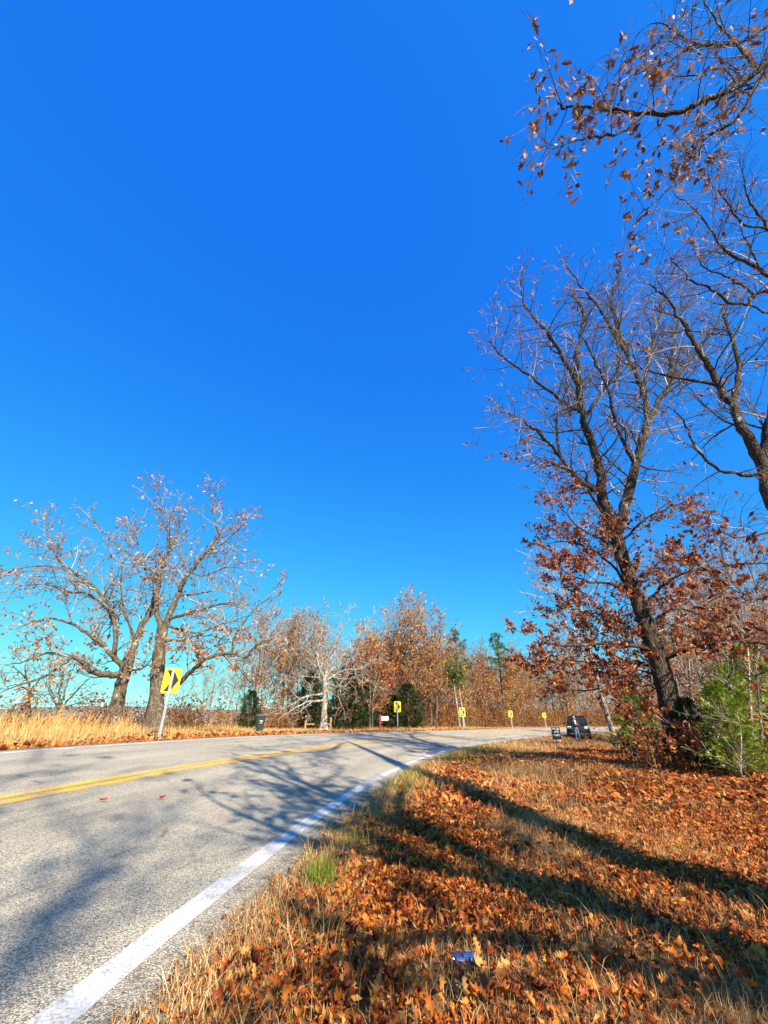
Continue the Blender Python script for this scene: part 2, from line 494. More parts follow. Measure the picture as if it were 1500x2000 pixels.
def groundmat():
    m, n, l, b = mat('leafy_ground')
    tc = n.new('ShaderNodeTexCoord'); co = tc.outputs['Object']
    t1 = noise(n, l, 14, 8, .75, co)
    t2 = noise(n, l, .55, 4, .6, co)
    a = n.new('ShaderNodeAttribute'); a.attribute_name = 'straw'
    r1 = ramp(n, [(.3, (.05, .022, .01)), (.45, (.2, .07, .02)), (.6, (.36, .14, .035)), (.75, (.46, .27, .1))])
    r2 = ramp(n, [(.3, (.16, .08, .03)), (.5, (.42, .25, .09)), (.7, (.6, .42, .19))])
    l.new(t1.outputs[0], r1.inputs[0]); l.new(t1.outputs[0], r2.inputs[0])
    ad = n.new('ShaderNodeMath'); ad.operation = 'MULTIPLY_ADD'; ad.inputs[1].default_value = .5; ad.use_clamp = True
    sb = n.new('ShaderNodeMath'); sb.operation = 'SUBTRACT'; sb.inputs[1].default_value = .5
    l.new(t2.outputs[0], sb.inputs[0]); l.new(sb.outputs[0], ad.inputs[0]); l.new(a.outputs['Fac'], ad.inputs[2])
    mx = n.new('ShaderNodeMix'); mx.data_type = 'RGBA'
    l.new(ad.outputs[0], mx.inputs['Factor']); l.new(r1.outputs[0], mx.inputs[6]); l.new(r2.outputs[0], mx.inputs[7])
    l.new(mx.outputs[2], b.inputs['Base Color'])
    b.inputs['Roughness'].default_value = .95; b.inputs['Specular IOR Level'].default_value = .1
    bp = n.new('ShaderNodeBump'); bp.inputs['Strength'].default_value = .8; bp.inputs['Distance'].default_value = .05
    l.new(t1.outputs[0], bp.inputs['Height']); l.new(bp.outputs[0], b.inputs['Normal'])
    return m
M['ground'] = groundmat()
straw = np.clip(.25 + .75 * smooth(DD, 8, 9.5) + .3 * smooth(YY.ravel(), 14, 30), 0, 1)
GROUND = make('ground', np.stack([XX.ravel(), YY.ravel(), ZZ], 1), quads=GQ, material=M['ground'], attrs={'straw': straw}, smooth_=True)
props(GROUND, 'leaf strewn verge and dry fields around the road', kind='structure')

# far wooded hills across the valley
def hills():
    V = []; Q = []; n = 240
    for row, (rad, base) in enumerate([(640, -8), (660, 3.5), (700, 9.5), (760, 11.0), (900, 8.0)]):
        for i in range(n):
            a = math.radians(-75 + 150 * i / (n - 1))
            h = base
            if row in (2, 3):
                h += 2.6 * math.sin(i * .07 + row) + 1.4 * math.sin(i * .19 + 1) + R.uniform(-.9, .9)
            V.append((math.sin(a) * rad, math.cos(a) * rad, h))
    for r_ in range(4):
        for i in range(n - 1):
            k = r_ * n + i
            Q.append((k, k + 1, k + n + 1, k + n))
    m, nn, l, b = mat('far_wooded_hill')
    tc = nn.new('ShaderNodeTexCoord')
    t = noise(nn, l, .12, 8, .8, tc.outputs['Object'])
    r = ramp(nn, [(.35, (.08, .066, .066)), (.5, (.18, .14, .12)), (.65, (.28, .22, .165))])
    l.new(t.outputs[0], r.inputs[0]); l.new(r.outputs[0], b.inputs['Base Color']); b.inputs['Roughness'].default_value = 1
    o = make('hills', V, quads=Q, material=m)
    props(o, 'low bluish brown wooded hills on the far horizon', kind='structure')
hills()

# ------------------------------------------------------------------ road surface and lines
def roadmat():
    m, n, l, b = mat('chip_seal_asphalt')
    tc = n.new('ShaderNodeTexCoord'); co = tc.outputs['Object']
    uvn = tc.outputs['UV']
    v = n.new('ShaderNodeTexVoronoi'); v.inputs['Scale'].default_value = 125
    l.new(co, v.inputs['Vector'])
    chips = ramp(n, [(0, (.12, .107, .082)), (.3, (.35, .315, .245)), (.6, (.56, .505, .395)), (1, (.74, .67, .53))])
    l.new(v.outputs['Color'], chips.inputs[0])
    ve = n.new('ShaderNodeTexVoronoi'); ve.inputs['Scale'].default_value = 125; ve.feature = 'F1'
    l.new(co, ve.inputs['Vector'])
    gap = ramp(n, [(.45, (1, 1, 1)), (.75, (.3, .29, .28))])
    l.new(ve.outputs['Distance'], gap.inputs[0])
    mg = n.new('ShaderNodeMix'); mg.data_type = 'RGBA'; mg.blend_type = 'MULTIPLY'; mg.inputs['Factor'].default_value = .7
    l.new(chips.outputs[0], mg.inputs[6]); l.new(gap.outputs[0], mg.inputs[7])
    # along-road mottling and wheel paths, in road coordinates
    t2 = noise(n, l, 1.0, 6, .65, uvn, (1.6, .25, 1))
    r2 = ramp(n, [(.3, (.62, .62, .64)), (.46, (.93, .92, .91)), (.7, (1.15, 1.13, 1.08))])
    l.new(t2.outputs[0], r2.inputs[0])
    m2 = n.new('ShaderNodeMix'); m2.data_type = 'RGBA'; m2.blend_type = 'MULTIPLY'; m2.inputs['Factor'].default_value = 1
    l.new(mg.outputs[2], m2.inputs[6]); l.new(r2.outputs[0], m2.inputs[7])
    # thin tar cracks, mostly lengthwise
    vc = n.new('ShaderNodeTexVoronoi'); vc.feature = 'DISTANCE_TO_EDGE'; vc.inputs['Scale'].default_value = .55
    wob = noise(n, l, 3.0, 5, .7, co)
    mm = n.new('ShaderNodeMix'); mm.data_type = 'RGBA'; mm.inputs['Factor'].default_value = .12
    mp = n.new('ShaderNodeMapping'); mp.inputs['Scale'].default_value = (1.3, .3, 1)
    l.new(uvn, mp.inputs[0]); l.new(mp.outputs[0], mm.inputs[6]); l.new(wob.outputs['Color'], mm.inputs[7])
    l.new(mm.outputs[2], vc.inputs['Vector'])
    rc = ramp(n, [(0, (1, 1, 1)), (.011, (0, 0, 0))])
    l.new(vc.outputs['Distance'], rc.inputs[0])
    brk = noise(n, l, 1.6, 4, .7, co)
    rb = ramp(n, [(.5, (0, 0, 0)), (.62, (.8, .8, .8))])
    l.new(brk.outputs[0], rb.inputs[0])
    ml = n.new('ShaderNodeMath'); ml.operation = 'MULTIPLY'
    l.new(rc.outputs[0], ml.inputs[0]); l.new(rb.outputs[0], ml.inputs[1])
    sx_ = n.new('ShaderNodeSeparateXYZ'); l.new(uvn, sx_.inputs[0])
    edn = noise(n, l, 7, 6, .75, co)
    ed = n.new('ShaderNodeMath'); ed.operation = 'MULTIPLY_ADD'; ed.inputs[1].default_value = .9; l.new(edn.outputs[0], ed.inputs[0]); l.new(sx_.outputs[0], ed.inputs[2])
    red_ = ramp(n, [(.12, (.3, .29, .28)), (.36, (1, 1, 1))]); l.new(ed.outputs[0], red_.inputs[0])
    me_ = n.new('ShaderNodeMix'); me_.data_type = 'RGBA'; me_.blend_type = 'MULTIPLY'; me_.inputs['Factor'].default_value = .8
    l.new(m2.outputs[2], me_.inputs[6]); l.new(red_.outputs[0], me_.inputs[7])
    wpm = n.new('ShaderNodeMath'); wpm.operation = 'MULTIPLY_ADD'; wpm.inputs[1].default_value = 1 / 8.0; wpm.inputs[2].default_value = .05
    wob2 = noise(n, l, .8, 3, .6, co)
    wa = n.new('ShaderNodeMath'); wa.operation = 'MULTIPLY_ADD'; wa.inputs[1].default_value = .5; l.new(wob2.outputs[0], wa.inputs[0]); l.new(sx_.outputs[0], wa.inputs[2])
    l.new(wa.outputs[0], wpm.inputs[0])
    wr = ramp(n, [(.1, (1, 1, 1)), (.17, (.82, .82, .83)), (.25, (1, 1, 1)), (.34, (.84, .84, .85)), (.42, (1, 1, 1)), (.46, (.86, .85, .84)), (.52, (1, 1, 1)), (.62, (.86, .86, .87)), (.7, (1, 1, 1)), (.8, (.88, .88, .89)), (.88, (1, 1, 1))])
    l.new(wpm.outputs[0], wr.inputs[0])
    mw_ = n.new('ShaderNodeMix'); mw_.data_type = 'RGBA'; mw_.blend_type = 'MULTIPLY'; mw_.inputs['Factor'].default_value = .9
    l.new(me_.outputs[2], mw_.inputs[6]); l.new(wr.outputs[0], mw_.inputs[7])
    m2 = mw_
    m3 = n.new('ShaderNodeMix'); m3.data_type = 'RGBA'
    l.new(ml.outputs[0], m3.inputs['Factor']); l.new(m2.outputs[2], m3.inputs[6]); m3.inputs[7].default_value = (.09, .085, .08, 1)
    l.new(m3.outputs[2], b.inputs['Base Color'])
    b.inputs['Roughness'].default_value = .85; b.inputs['Specular IOR Level'].default_value = .25
    bp = n.new('ShaderNodeBump'); bp.inputs['Strength'].default_value = .8; bp.inputs['Distance'].default_value = .006
    l.new(gap.outputs[0], bp.inputs['Height']); l.new(bp.outputs[0], b.inputs['Normal'])
    return m
M['road'] = roadmat()
def linemat(name, col, wear):
    m, n, l, b = mat(name)
    tc = n.new('ShaderNodeTexCoord'); co = tc.outputs['Object']
    t = noise(n, l, 60, 5, .7, co); t2 = noise(n, l, 2.2, 5, .7, co)
    ad = n.new('ShaderNodeMath'); ad.operation = 'ADD'
    l.new(t.outputs[0], ad.inputs[0]); l.new(t2.outputs[0], ad.inputs[1])
    r = ramp(n, [(.5, (.3, .28, .25)), (.5 + wear * .5, tuple(c * .72 for c in col)), (.5 + wear * 1.6, col)])
    hf = n.new('ShaderNodeMath'); hf.operation = 'MULTIPLY'; hf.inputs[1].default_value = .575
    l.new(ad.outputs[0], hf.inputs[0]); l.new(hf.outputs[0], r.inputs[0])
    l.new(r.outputs[0], b.inputs['Base Color']); b.inputs['Roughness'].default_value = .7
    bp = n.new('ShaderNodeBump'); bp.inputs['Strength'].default_value = .5; bp.inputs['Distance'].default_value = .004
    l.new(t.outputs[0], bp.inputs['Height']); l.new(bp.outputs[0], b.inputs['Normal'])
    return m
M['white_line'] = linemat('white_line_paint', (.68, .68, .66), .14)
M['yellow_line'] = linemat('yellow_line_paint', (.82, .43, .006), .05)

def strip(name, offs, lift, material, i0=0, i1=None, jag=0.0, step=1, skirt=False):
    idx = np.arange(i0, len(CV) if i1 is None else i1, step)
    offs = np.asarray(offs, float)
    n = len(idx); k = len(offs)
    O = np.repeat(offs[None], n, 0)
    if jag:
        O[:, 0] += NR.uniform(-jag, jag, n) * .6 + jag * np.sin(CS[idx] * 3.1) * .4
        O[:, -1] += NR.uniform(-jag, jag, n) * .6 + jag * np.sin(CS[idx] * 2.3) * .4
    XY = CV[idx][:, None, :] + _N[idx][:, None, :] * O[:, :, None]
    Z = road_z(O.ravel(), np.repeat(CV[idx, 1], k)).reshape(n, k) + lift
    V = np.concatenate([XY, Z[:, :, None]], 2)
    U = np.stack([O, np.repeat(CS[idx][:, None], k, 1)], 2)
    if skirt:
        a = V[:, :1].copy(); a[:, :, 2] -= .25; b_ = V[:, -1:].copy(); b_[:, :, 2] -= .25
        V = np.concatenate([a, V, b_], 1); U = np.concatenate([U[:, :1], U, U[:, -1:]], 1); k += 2
    q = (np.arange(n - 1)[:, None] * k + np.arange(k - 1)[None, :])
    Q = np.stack([q, q + k, q + k + 1, q + 1], -1).reshape(-1, 4)[:, ::-1]
    return make(name, V.reshape(-1, 3), quads=Q, material=material, uv=U.reshape(-1, 2), smooth_=False)
road = strip('road', np.concatenate([[-.36, -.2], np.arange(0, 7.1, .5), [7.15]]), 0.0, M['road'], jag=.05, skirt=True)
props(road, 'pale grey chip sealed country road bending right', kind='structure')
wl_ = strip('white_edge_line', [-.075, .075], .004, M['white_line'], jag=.006)
props(wl_, 'worn white edge line along the near side of the road', kind='structure')
wl2 = strip('white_edge_line', [6.72, 6.86], .004, M['white_line'], jag=.006)
props(wl2, 'white edge line along the far side of the road', kind='structure')
for a, lab in ((3.11, 'yellow centre line nearer the camera, one of a pair'), (3.35, 'yellow centre line farther from the camera, one of a pair')):
    y_ = strip('yellow_center_line', [a, a + .14], .004, M['yellow_line'], jag=.006)
    props(y_, lab, kind='structure')

# ------------------------------------------------------------------ trees drawn limb by limb
def catmull(pts, per=5):
    p = [Vector(a) for a in pts]
    p = [p[0] * 2 - p[1]] + p + [p[-1] * 2 - p[-2]]
    out = []
    for i in range(1, len(p) - 2):
        for k in range(per):
            t = k / per
            a, b, c, d = p[i - 1], p[i], p[i + 1], p[i + 2]
            out.append(.5 * ((2 * b) + (c - a) * t + (2 * a - 5 * b + 4 * c - d) * t * t + (3 * b - a - 3 * c + d) * t ** 3))
    out.append(p[-2])
    return out

def rvec(rng, s=1.0):
    return Vector((rng.gauss(0, s), rng.gauss(0, s), rng.gauss(0, s)))

def grow(T, tips, p, d, ln, r, lev, prm, rng):
    n = 5 if lev < prm['max'] else 4
    d = d.normalized(); pts = [p.copy()]; st = ln / (n - 1)
    for i in range(n - 1):
        d = (d + rvec(rng, prm['wig']) + Vector((0, 0, prm['up'][min(lev, len(prm['up']) - 1)]))).normalized()
        pts.append(pts[-1] + d * st)
    r1 = max(prm['rmin'], r * .35)
    rad = [max(prm['rmin'], r + (r1 - r) * i / (n - 1)) for i in range(n)]
    T.add(pts, rad, 5 if r > .03 else (4 if r > .014 else 3), rng.random())
    if lev >= prm['max']:
        tips.append(pts)
        return
    k = max(2, int(ln * prm['dens'][min(lev, len(prm['dens']) - 1)] * rng.uniform(.8, 1.2) + .5))
    for j in range(k):
        t = .18 + .82 * (j + rng.random()) / k
        f = t * (n - 1); i = min(int(f), n - 2); f -= i
        q = pts[i].lerp(pts[i + 1], f)
        ax = (pts[i + 1] - pts[i]).normalized()
        s = rvec(rng); s -= ax * s.dot(ax); s.normalize()
        ang = math.radians(rng.uniform(*prm['ang']))
        cd = ax * math.cos(ang) + s * math.sin(ang)
        cl = ln * rng.uniform(*prm['ratio']) * (1.15 - .6 * t)
        rr_ = (rad[i] + (rad[i + 1] - rad[i]) * f) * .6
        grow(T, tips, q, cd, max(cl, prm['lmin']), max(rr_, prm['rmin']), lev + 1, prm, rng)
    if rng.random() < .9:
        grow(T, tips, pts[-1], d, max(ln * .4, prm['lmin']), r1, lev + 1, prm, rng)

def limb_mesh(name, pts, rad, sides, material, parent, flare=False, rough=.06, seed=0):
    t = Tubes()
    rng = random.Random(seed)
    t.add(pts, rad, sides)
    o = t.build(name, material, parent)
    me = o.data
    co = np.empty(len(me.vertices) * 3, np.float32); me.vertices.foreach_get('co', co); co = co.reshape(-1, 3)
    k = sides; n = len(pts)
    c = np.repeat(np.array([tuple(p) for p in pts]), k, 0)
    off = co - c
    f = 1 + rough * NR.normal(0, 1, len(co)) + rough * .9 * np.tile(np.sin(np.arange(k) * 2 * math.pi / k * 3 + seed), n)
    me.vertices.foreach_set('co', (c + off * f[:, None]).ravel().astype(np.float32))
    me.update()
    return o

def drawn_tree(name, label, cat, trunk, limbs, prm, barks, seed, leaffn=None, leafsize=(.1, .15), leafmat_=None, piecemat=None, pieces=0, base_z=None, group=None):
    """trunk: [(u, v, Y, radius)...]; limbs: [(pixels, parent index (-1 trunk), end depth, r0, r1)...]"""
    rng = random.Random(seed)
    tp = [P(u, v, Y) if not isinstance(u, tuple) else Vector(u) for u, v, Y, r in trunk]
    b = tp[0]
    root = thing(name, label, cat, (b.x, b.y, gz(b.x, b.y)), group)
    first = tp[0].copy(); first.z = root.location.z - .25
    tr = [t[3] for t in trunk]
    pts = catmull([first] + tp, 5)
    rd = list(np.interp(np.linspace(0, 1, len(pts)), np.linspace(0, 1, len(tr) + 1), [tr[0] * 1.25] + tr))
    for i in range(len(pts)):      # flare at the foot
        hgt = pts[i].z - root.location.z
        rd[i] *= 1 + .45 * math.exp(-max(hgt, 0) / .35)
    limb_mesh('trunk', pts, rd, 16, barks[0], root, seed=seed)
    polys = [(pts, rd, None)]
    T = Tubes(); tips = []
    out = []
    for px, par, Y1, r0, r1 in limbs:
        pp, prd, _ = polys[par + 1]
        # join the limb to the nearest point of its parent, as seen in the photograph
        x0, y0, z0 = ray(*px[0])
        dv = Vector((x0, y0, z0)).normalized(); o_ = Vector((0, 0, H))
        best = min(range(len(pp)), key=lambda i: ((pp[i] - o_) - dv * (pp[i] - o_).dot(dv)).length / max((pp[i] - o_).length, .1))
        s0 = pp[best]
        L = [s0] ; m = len(px) - 1
        for i in range(1, len(px)):
            L.append(P(px[i][0], px[i][1], s0.y + (Y1 - s0.y) * (i / m) ** .9))
        dp = catmull(L, 5)
        for i in range(2, len(dp) - 1):
            dp[i] = dp[i] + rvec(rng, prm.get('jit', .012 + r0 * .12))
        rr_ = [r0 + (r1 - r0) * (i / (len(dp) - 1)) ** .8 for i in range(len(dp))]
        polys.append((dp, rr_, par))
        limb_mesh('limb', dp, rr_, 8 if r0 > .05 else 6, barks[1], root, rough=.05, seed=rng.randint(0, 999))
    for li, (dp, rr_, par) in enumerate(polys):
        tot = sum((dp[i + 1] - dp[i]).length for i in range(len(dp) - 1))
        start = prm.get('trunk_from', .75) if li == 0 else .12
        if li == 0 and prm.get('trunk_kids', 0) == 0: continue
        up_ = prm.get('upper', 1.0) if dp[-1].z > 8.5 else 1.0
        k = int(tot * (prm['limb_dens'] if li else prm['trunk_kids']) / (1 + .25 * (up_ - 1)) + 1)
        for j in range(k):
            t = start + (1 - start) * (j + rng.random()) / k
            f = t * (len(dp) - 1); i = min(int(f), len(dp) - 2); f -= i
            q = dp[i].lerp(dp[i + 1], f); ax = (dp[i + 1] - dp[i]).normalized()
            s = rvec(rng); s -= ax * s.dot(ax); s.normalize()
            a = math.radians(rng.uniform(35, 75))
            cd = ax * math.cos(a) + s * math.sin(a) + Vector(prm.get('bias', (0, 0, .15)))
            r = rr_[i]
            ln = rng.uniform(*prm['len0']) * (1.1 - .5 * t) * up_
            grow(T, tips, q, cd, ln, max(prm['rmin'], min(r * .5, prm['r0'] * up_)), 1, prm, rng)
        if li:
            grow(T, tips, dp[-1], dp[-1] - dp[-2], prm['len0'][0], max(rr_[-1], prm['rmin']), 1, prm, rng)
    tw = T.build('twigs', barks[2], root); tw['kind'] = 'stuff'
    if leaffn:
        pos = []; 
        for tp_ in tips:
            e = tp_[-1]
            k = leaffn(e, rng)
            k = int(k) + (rng.random() < k - int(k))
            for _ in range(k):
                a = rng.randint(1, len(tp_) - 1)
                q = tp_[a - 1].lerp(tp_[a], rng.random()) + rvec(rng, .035)
                pos.append(q)
        if pos:
            pos = np.array([tuple(p) for p in pos])
            rot = rand_rot(len(pos), 0)
            rot[:, :, 0] = rot[:, :, 0] * .7 + np.array([0, 0, -.5])[None]
            rot[:, :, 0] /= np.linalg.norm(rot[:, :, 0], axis=1, keepdims=True)
            z_ = rot[:, :, 2] - (rot[:, :, 2] * rot[:, :, 0]).sum(1, keepdims=True) * rot[:, :, 0]
            z_ /= np.linalg.norm(z_, axis=1, keepdims=True); rot[:, :, 2] = z_; rot[:, :, 1] = np.cross(z_, rot[:, :, 0])
            sc = NR.uniform(*leafsize, len(pos))
            dist = np.linalg.norm(pos - np.array([0, 0, H]), axis=1) / sc
            # out-of-frame leaves stay in the joined mesh
            zc = CP * pos[:, 1] + SP * (pos[:, 2] - H)
            uu = 750 + FPX * pos[:, 0] / np.maximum(zc, .1); vv = 1000 - FPX * (-SP * pos[:, 1] + CP * (pos[:, 2] - H)) / np.maximum(zc, .1)
            seen = (uu > 0) & (uu < 1500) & (vv > 0) & (vv < 2000) & (zc > .3)
            order = np.argsort(np.where(seen, dist, dist + 1e6))
            pick = order[:min(pieces, int(seen.sum()))]
            rest = np.setdiff1d(np.arange(len(pos)), pick)
            for li_, i in enumerate(pick):
                o = bpy.data.objects.new('leaf', PIECE_MESH(piecemat, li_ % len(LEAF)))
                mt = Matrix([list(rot[i][r_] * sc[i]) + [pos[i][r_]] for r_ in range(3)] + [[0, 0, 0, 1]])
                COL.objects.link(o); o.parent = root
                o.matrix_parent_inverse = Matrix.Translation(-root.location)
                o.matrix_basis = mt
            if len(rest):
                bv, bt = MIDLEAF
                lv = scatter('leaves', bv, bt, pos[rest], rot[rest], sc[rest], leafmat_, root); lv['kind'] = 'stuff'
            print(name, 'leaves', len(pos), 'pieces', len(pick))
    print(name, 'twigs', sum(len(x) for x in T.g.values()))
    return root

_pm = {}
def PIECE_MESH(material, k):
    key = (material.name, k)
    if key not in _pm:
        V, Tt = LEAF[k]
        o = make('leaf_shape', V, tris=Tt, material=material, link=False)
        _pm[key] = o.data
        bpy.data.objects.remove(o)
    return _pm[key]

def Z7(pts): return [(920 + x / 2.586, 450 + y / 2.586) for x, y in pts]
def Z8(pts): return [(1050 + x / 3.333, y / 3.333) for x, y in pts]
def Z1(pts): return [(x / 2.5, 900 + y / 2.5) for x, y in pts]
def Z3(pts): return [(520 + x / 3.75, 1150 + y / 3.75) for x, y in pts]
def Z4(pts): return [(1300 + x / 5.715, 350 + y / 5.715) for x, y in pts]

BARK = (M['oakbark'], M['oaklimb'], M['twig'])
# --- big leaning oak by the right verge
limbsC = [
 (Z7([(735, 1540), (670, 1370), (640, 1160), (565, 960), (548, 780), (545, 560), (570, 430), (540, 360)]), -1, 10.2, .19, .04),   # 0
 (Z7([(548, 780), (440, 600), (380, 510), (280, 390), (250, 250)]), 0, 9.4, .09, .025),
 (Z7([(640, 1160), (560, 930), (480, 880), (300, 740), (160, 640), (90, 560)]), 0, 9.2, .08, .02),
 (Z7([(735, 1530), (790, 1350), (850, 1100), (885, 975), (870, 830), (800, 640), (740, 480), (710, 330), (760, 190)]), -1, 11.0, .18, .035),  # 3
 (Z7([(885, 970), (990, 790), (1080, 690), (1180, 570), (1275, 400)]), 3, 11.8, .115, .03),
 (Z7([(990, 780), (1020, 600), (1060, 430), (1130, 330)]), 4, 12.4, .07, .022),
 (Z7([(870, 830), (910, 600), (950, 430), (1000, 280), (1030, 180)]), 3, 11.6, .07, .018),
 (Z7([(800, 640), (650, 400), (560, 290), (480, 180)]), 3, 9.6, .07, .02),
 (Z7([(655, 1330), (540, 1260), (450, 1140), (350, 1030), (240, 950), (160, 920)]), 0, 9.0, .09, .018),
 (Z7([(450, 1140), (430, 950), (490, 870), (470, 700)]), 8, 9.6, .05, .016),
 (Z7([(820, 1190), (740, 1000), (690, 800), (620, 650), (560, 540)]), 3, 9.0, .07, .02),
 (Z7([(565, 960), (690, 780), (740, 730), (740, 560), (700, 470), (690, 330)]), 0, 10.6, .07, .02),
 # low leafy limbs
 ([(1300, 1290), (1360, 1265), (1430, 1252), (1520, 1262)], -1, 9.0, .07, .022),
 ([(1272, 1265), (1190, 1255), (1130, 1262), (1068, 1256)], -1, 9.6, .055, .014),
 ([(1290, 1335), (1220, 1335), (1170, 1345), (1125, 1348)], -1, 10.6, .05, .012),
 ([(1235, 1160), (1190, 1140), (1140, 1135), (1095, 1110)], -1, 9.8, .055, .012),
 ([(1215, 1090), (1170, 1050), (1130, 1030), (1090, 985)], -1, 9.6, .05, .012),
 ([(1250, 1190), (1300, 1140), (1345, 1115), (1370, 1120)], -1, 9.6, .05, .012),
 ([(1212, 1060), (1260, 1015), (1300, 995), (1335, 985)], -1, 10.4, .045, .012),
 ([(1310, 1380), (1270, 1388), (1245, 1395), (1222, 1402)], -1, 10.0, .045, .012),
 ([(1280, 1280), (1225, 1220), (1150, 1195), (1105, 1185)], -1, 11.8, .05, .012),
 ([(1240, 1170), (1180, 1090), (1120, 1060), (1080, 1060)], -1, 11.9, .05, .012),
 ([(1260, 1220), (1310, 1190), (1350, 1195), (1400, 1215)], -1, 11.8, .05, .012),
 ([(1190, 1010), (1150, 960), (1140, 920), (1110, 930)], -1, 10.0, .05, .012),
 ([(1300, 1300), (1250, 1300), (1180, 1300), (1110, 1290)], -1, 12.3, .045, .012),
]
prmC = dict(max=3, upper=1.5, wig=.2, up=(0, .03, .05, .03), dens=(0, 3.2, 3.6), ang=(30, 70), ratio=(.35, .6), lmin=.22, rmin=.0052,
            limb_dens=4.2, len0=(.6, 1.35), r0=.022, bias=(0, 0, .1), trunk_kids=5, trunk_from=.3)
def leafC(p, rng):
    h = p.z
    c = .75 + .9 * float(nz(p.x * 1.0 + p.z * .7, p.y + p.z, .55))
    if h < 6.8: return max(.5, 7.0 * c + 1.6)
    if h < 8.4: return max(.1, 2.4 * c)
    return (.1 if p.x > 6.2 else .3) if rng.random() < .8 else .7
drawn_tree('oak_tree', 'tall dark oak leaning over the right verge with rusty leaves low on its trunk', 'tree',
           [(1334, 1492, 11.3, .29), (1309, 1380, 11.25, .255), (1279, 1270, 11.1, .22), (1244, 1170, 11.0, .185), (1214, 1085, 10.9, .17), (1201, 1035, 10.8, .165)],
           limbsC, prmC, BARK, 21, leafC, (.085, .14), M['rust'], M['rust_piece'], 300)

# --- second tree at the right edge, forking, mostly bare
limbsD = [
 (Z7([(1450, 1180), (1390, 1040), (1310, 870), (1220, 720), (1130, 570), (1060, 450), (980, 330), (900, 270)]), -1, 6.6, .13, .02),
 (Z7([(1325, 890), (1350, 700), (1320, 560), (1280, 450), (1290, 350)]), 0, 7.2, .075, .02),
 (Z7([(1225, 785), (1080, 750), (900, 710), (820, 670)]), 0, 7.4, .05, .012),
 (Z7([(1440, 1245), (1290, 1220), (1150, 1120), (1090, 990), (1030, 920), (970, 880)]), -1, 7.0, .045, .01),
 (Z7([(1480, 1160), (1510, 980), (1560, 700), (1620, 450), (1660, 250)]), -1, 6.4, .14, .06),   # 4 goes out of frame
 (Z4([(1700, 1200), (1143, 1060), (980, 970), (720, 830), (630, 760), (480, 540), (260, 270), (110, 180)]), 4, 5.6, .06, .012),
 (Z4([(1500, 1230), (1180, 1250), (1000, 1300), (880, 1400), (670, 1340), (470, 1190), (290, 1140), (160, 980), (60, 880)]), 4, 5.8, .06, .012),
 (Z4([(1000, 1290), (780, 1140), (590, 1050), (430, 980), (320, 800)]), 6, 5.4, .035, .01),
 (Z4([(1600, 800), (1143, 530), (1000, 350), (890, 130), (880, 0)]), 4, 5.2, .055, .012),
 (Z4([(1143, 530), (850, 480), (700, 270), (540, 110), (430, 20)]), 8, 5.0, .035, .01),
 (Z4([(1500, 1500), (1143, 1500), (930, 1400), (780, 1450), (560, 1640)]), 4, 6.6, .035, .01),
 (Z4([(1160, 1050), (1040, 1000), (990, 850), (900, 680), (820, 520)]), 5, 5.8, .04, .012),
 ([(1500, 1130), (1440, 1105), (1400, 1090), (1360, 1110)], -1, 6.3, .02, .006),
 ([(1510, 1180), (1470, 1170), (1450, 1160), (1420, 1150)], -1, 6.0, .02, .006),
 ([(1500, 1040), (1450, 1050), (1410, 1040), (1380, 1035)], -1, 6.6, .02, .006),
]
prmD = dict(max=3, upper=1.35, wig=.2, up=(0, .02, .03, .02), dens=(0, 3.6, 3.8), ang=(28, 65), ratio=(.35, .6), lmin=.22, rmin=.0038,
            limb_dens=2.6, len0=(.7, 1.5), r0=.02, bias=(0, 0, .12))
def leafD(p, rng):
    if p.z < 4.2: return 1.0
    return .07 if rng.random() < .9 else .8
drawn_tree('oak_tree', 'bare forked dark tree at the right edge with long pale upper branches', 'tree',
           [((9.5, 7.6, -.1), 0, 0, .3), ((9.25, 7.5, 1.8), 0, 0, .24), ((8.95, 7.4, 3.6), 0, 0, .18), (1513, 985, 7.26, .15), (1497, 925, 7.2, .135), (1489, 905, 7.2, .13)],
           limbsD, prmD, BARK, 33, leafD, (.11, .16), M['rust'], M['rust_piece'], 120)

# --- overhanging branch at the top right, tree stands outside the frame
limbsE = [
 (Z8([(2050, -250), (1750, 120), (1500, 395), (1400, 480), (1250, 590), (1100, 640), (1000, 700), (850, 740), (700, 740), (450, 710), (250, 690), (160, 700), (110, 610)]), -1, 2.2, .06, .011),
 (Z8([(710, 742), (600, 830), (480, 880), (350, 890), (200, 930)]), 0, 1.9, .022, .007),
 (Z8([(2000, -500), (1700, 40), (1500, 165), (1380, 250), (1230, 290), (1080, 290), (960, 250), (870, 180), (770, 150)]), -1, 2.3, .045, .01),
 (Z8([(1090, 292), (950, 340), (850, 400), (700, 460), (590, 500)]), 2, 2.0, .02, .007),
 (Z8([(1750, 200), (1500, 455), (1420, 560), (1290, 780), (1150, 860), (1040, 950), (930, 1120), (800, 1280), (660, 1400)]), 0, 2.6, .04, .006),
 (Z8([(1450, 430), (1320, 330), (1180, 150), (1100, 20), (1050, -150)]), 0, 1.9, .03, .008),
 (Z8([(1290, 560), (1200, 440), (1000, 500), (830, 480)]), 0, 2.1, .02, .006),
 (Z8([(1420, 565), (1330, 600), (1150, 700), (1000, 860), (900, 1000)]), 4, 2.2, .02, .006),
]
prmE = dict(max=3, jit=.008, wig=.13, up=(0, -.04, -.13, -.18), dens=(0, 3.2, 2.6), ang=(25, 60), ratio=(.4, .65), lmin=.25, rmin=.003,
            limb_dens=2.6, len0=(.5, 1.2), r0=.01, bias=(-.3, 0, -.45))
def leafE(p, rng):
    return 0 if (p.y < 1.2 and p.x < 4.5) else (1.35 if p.x < 3.4 else .6)
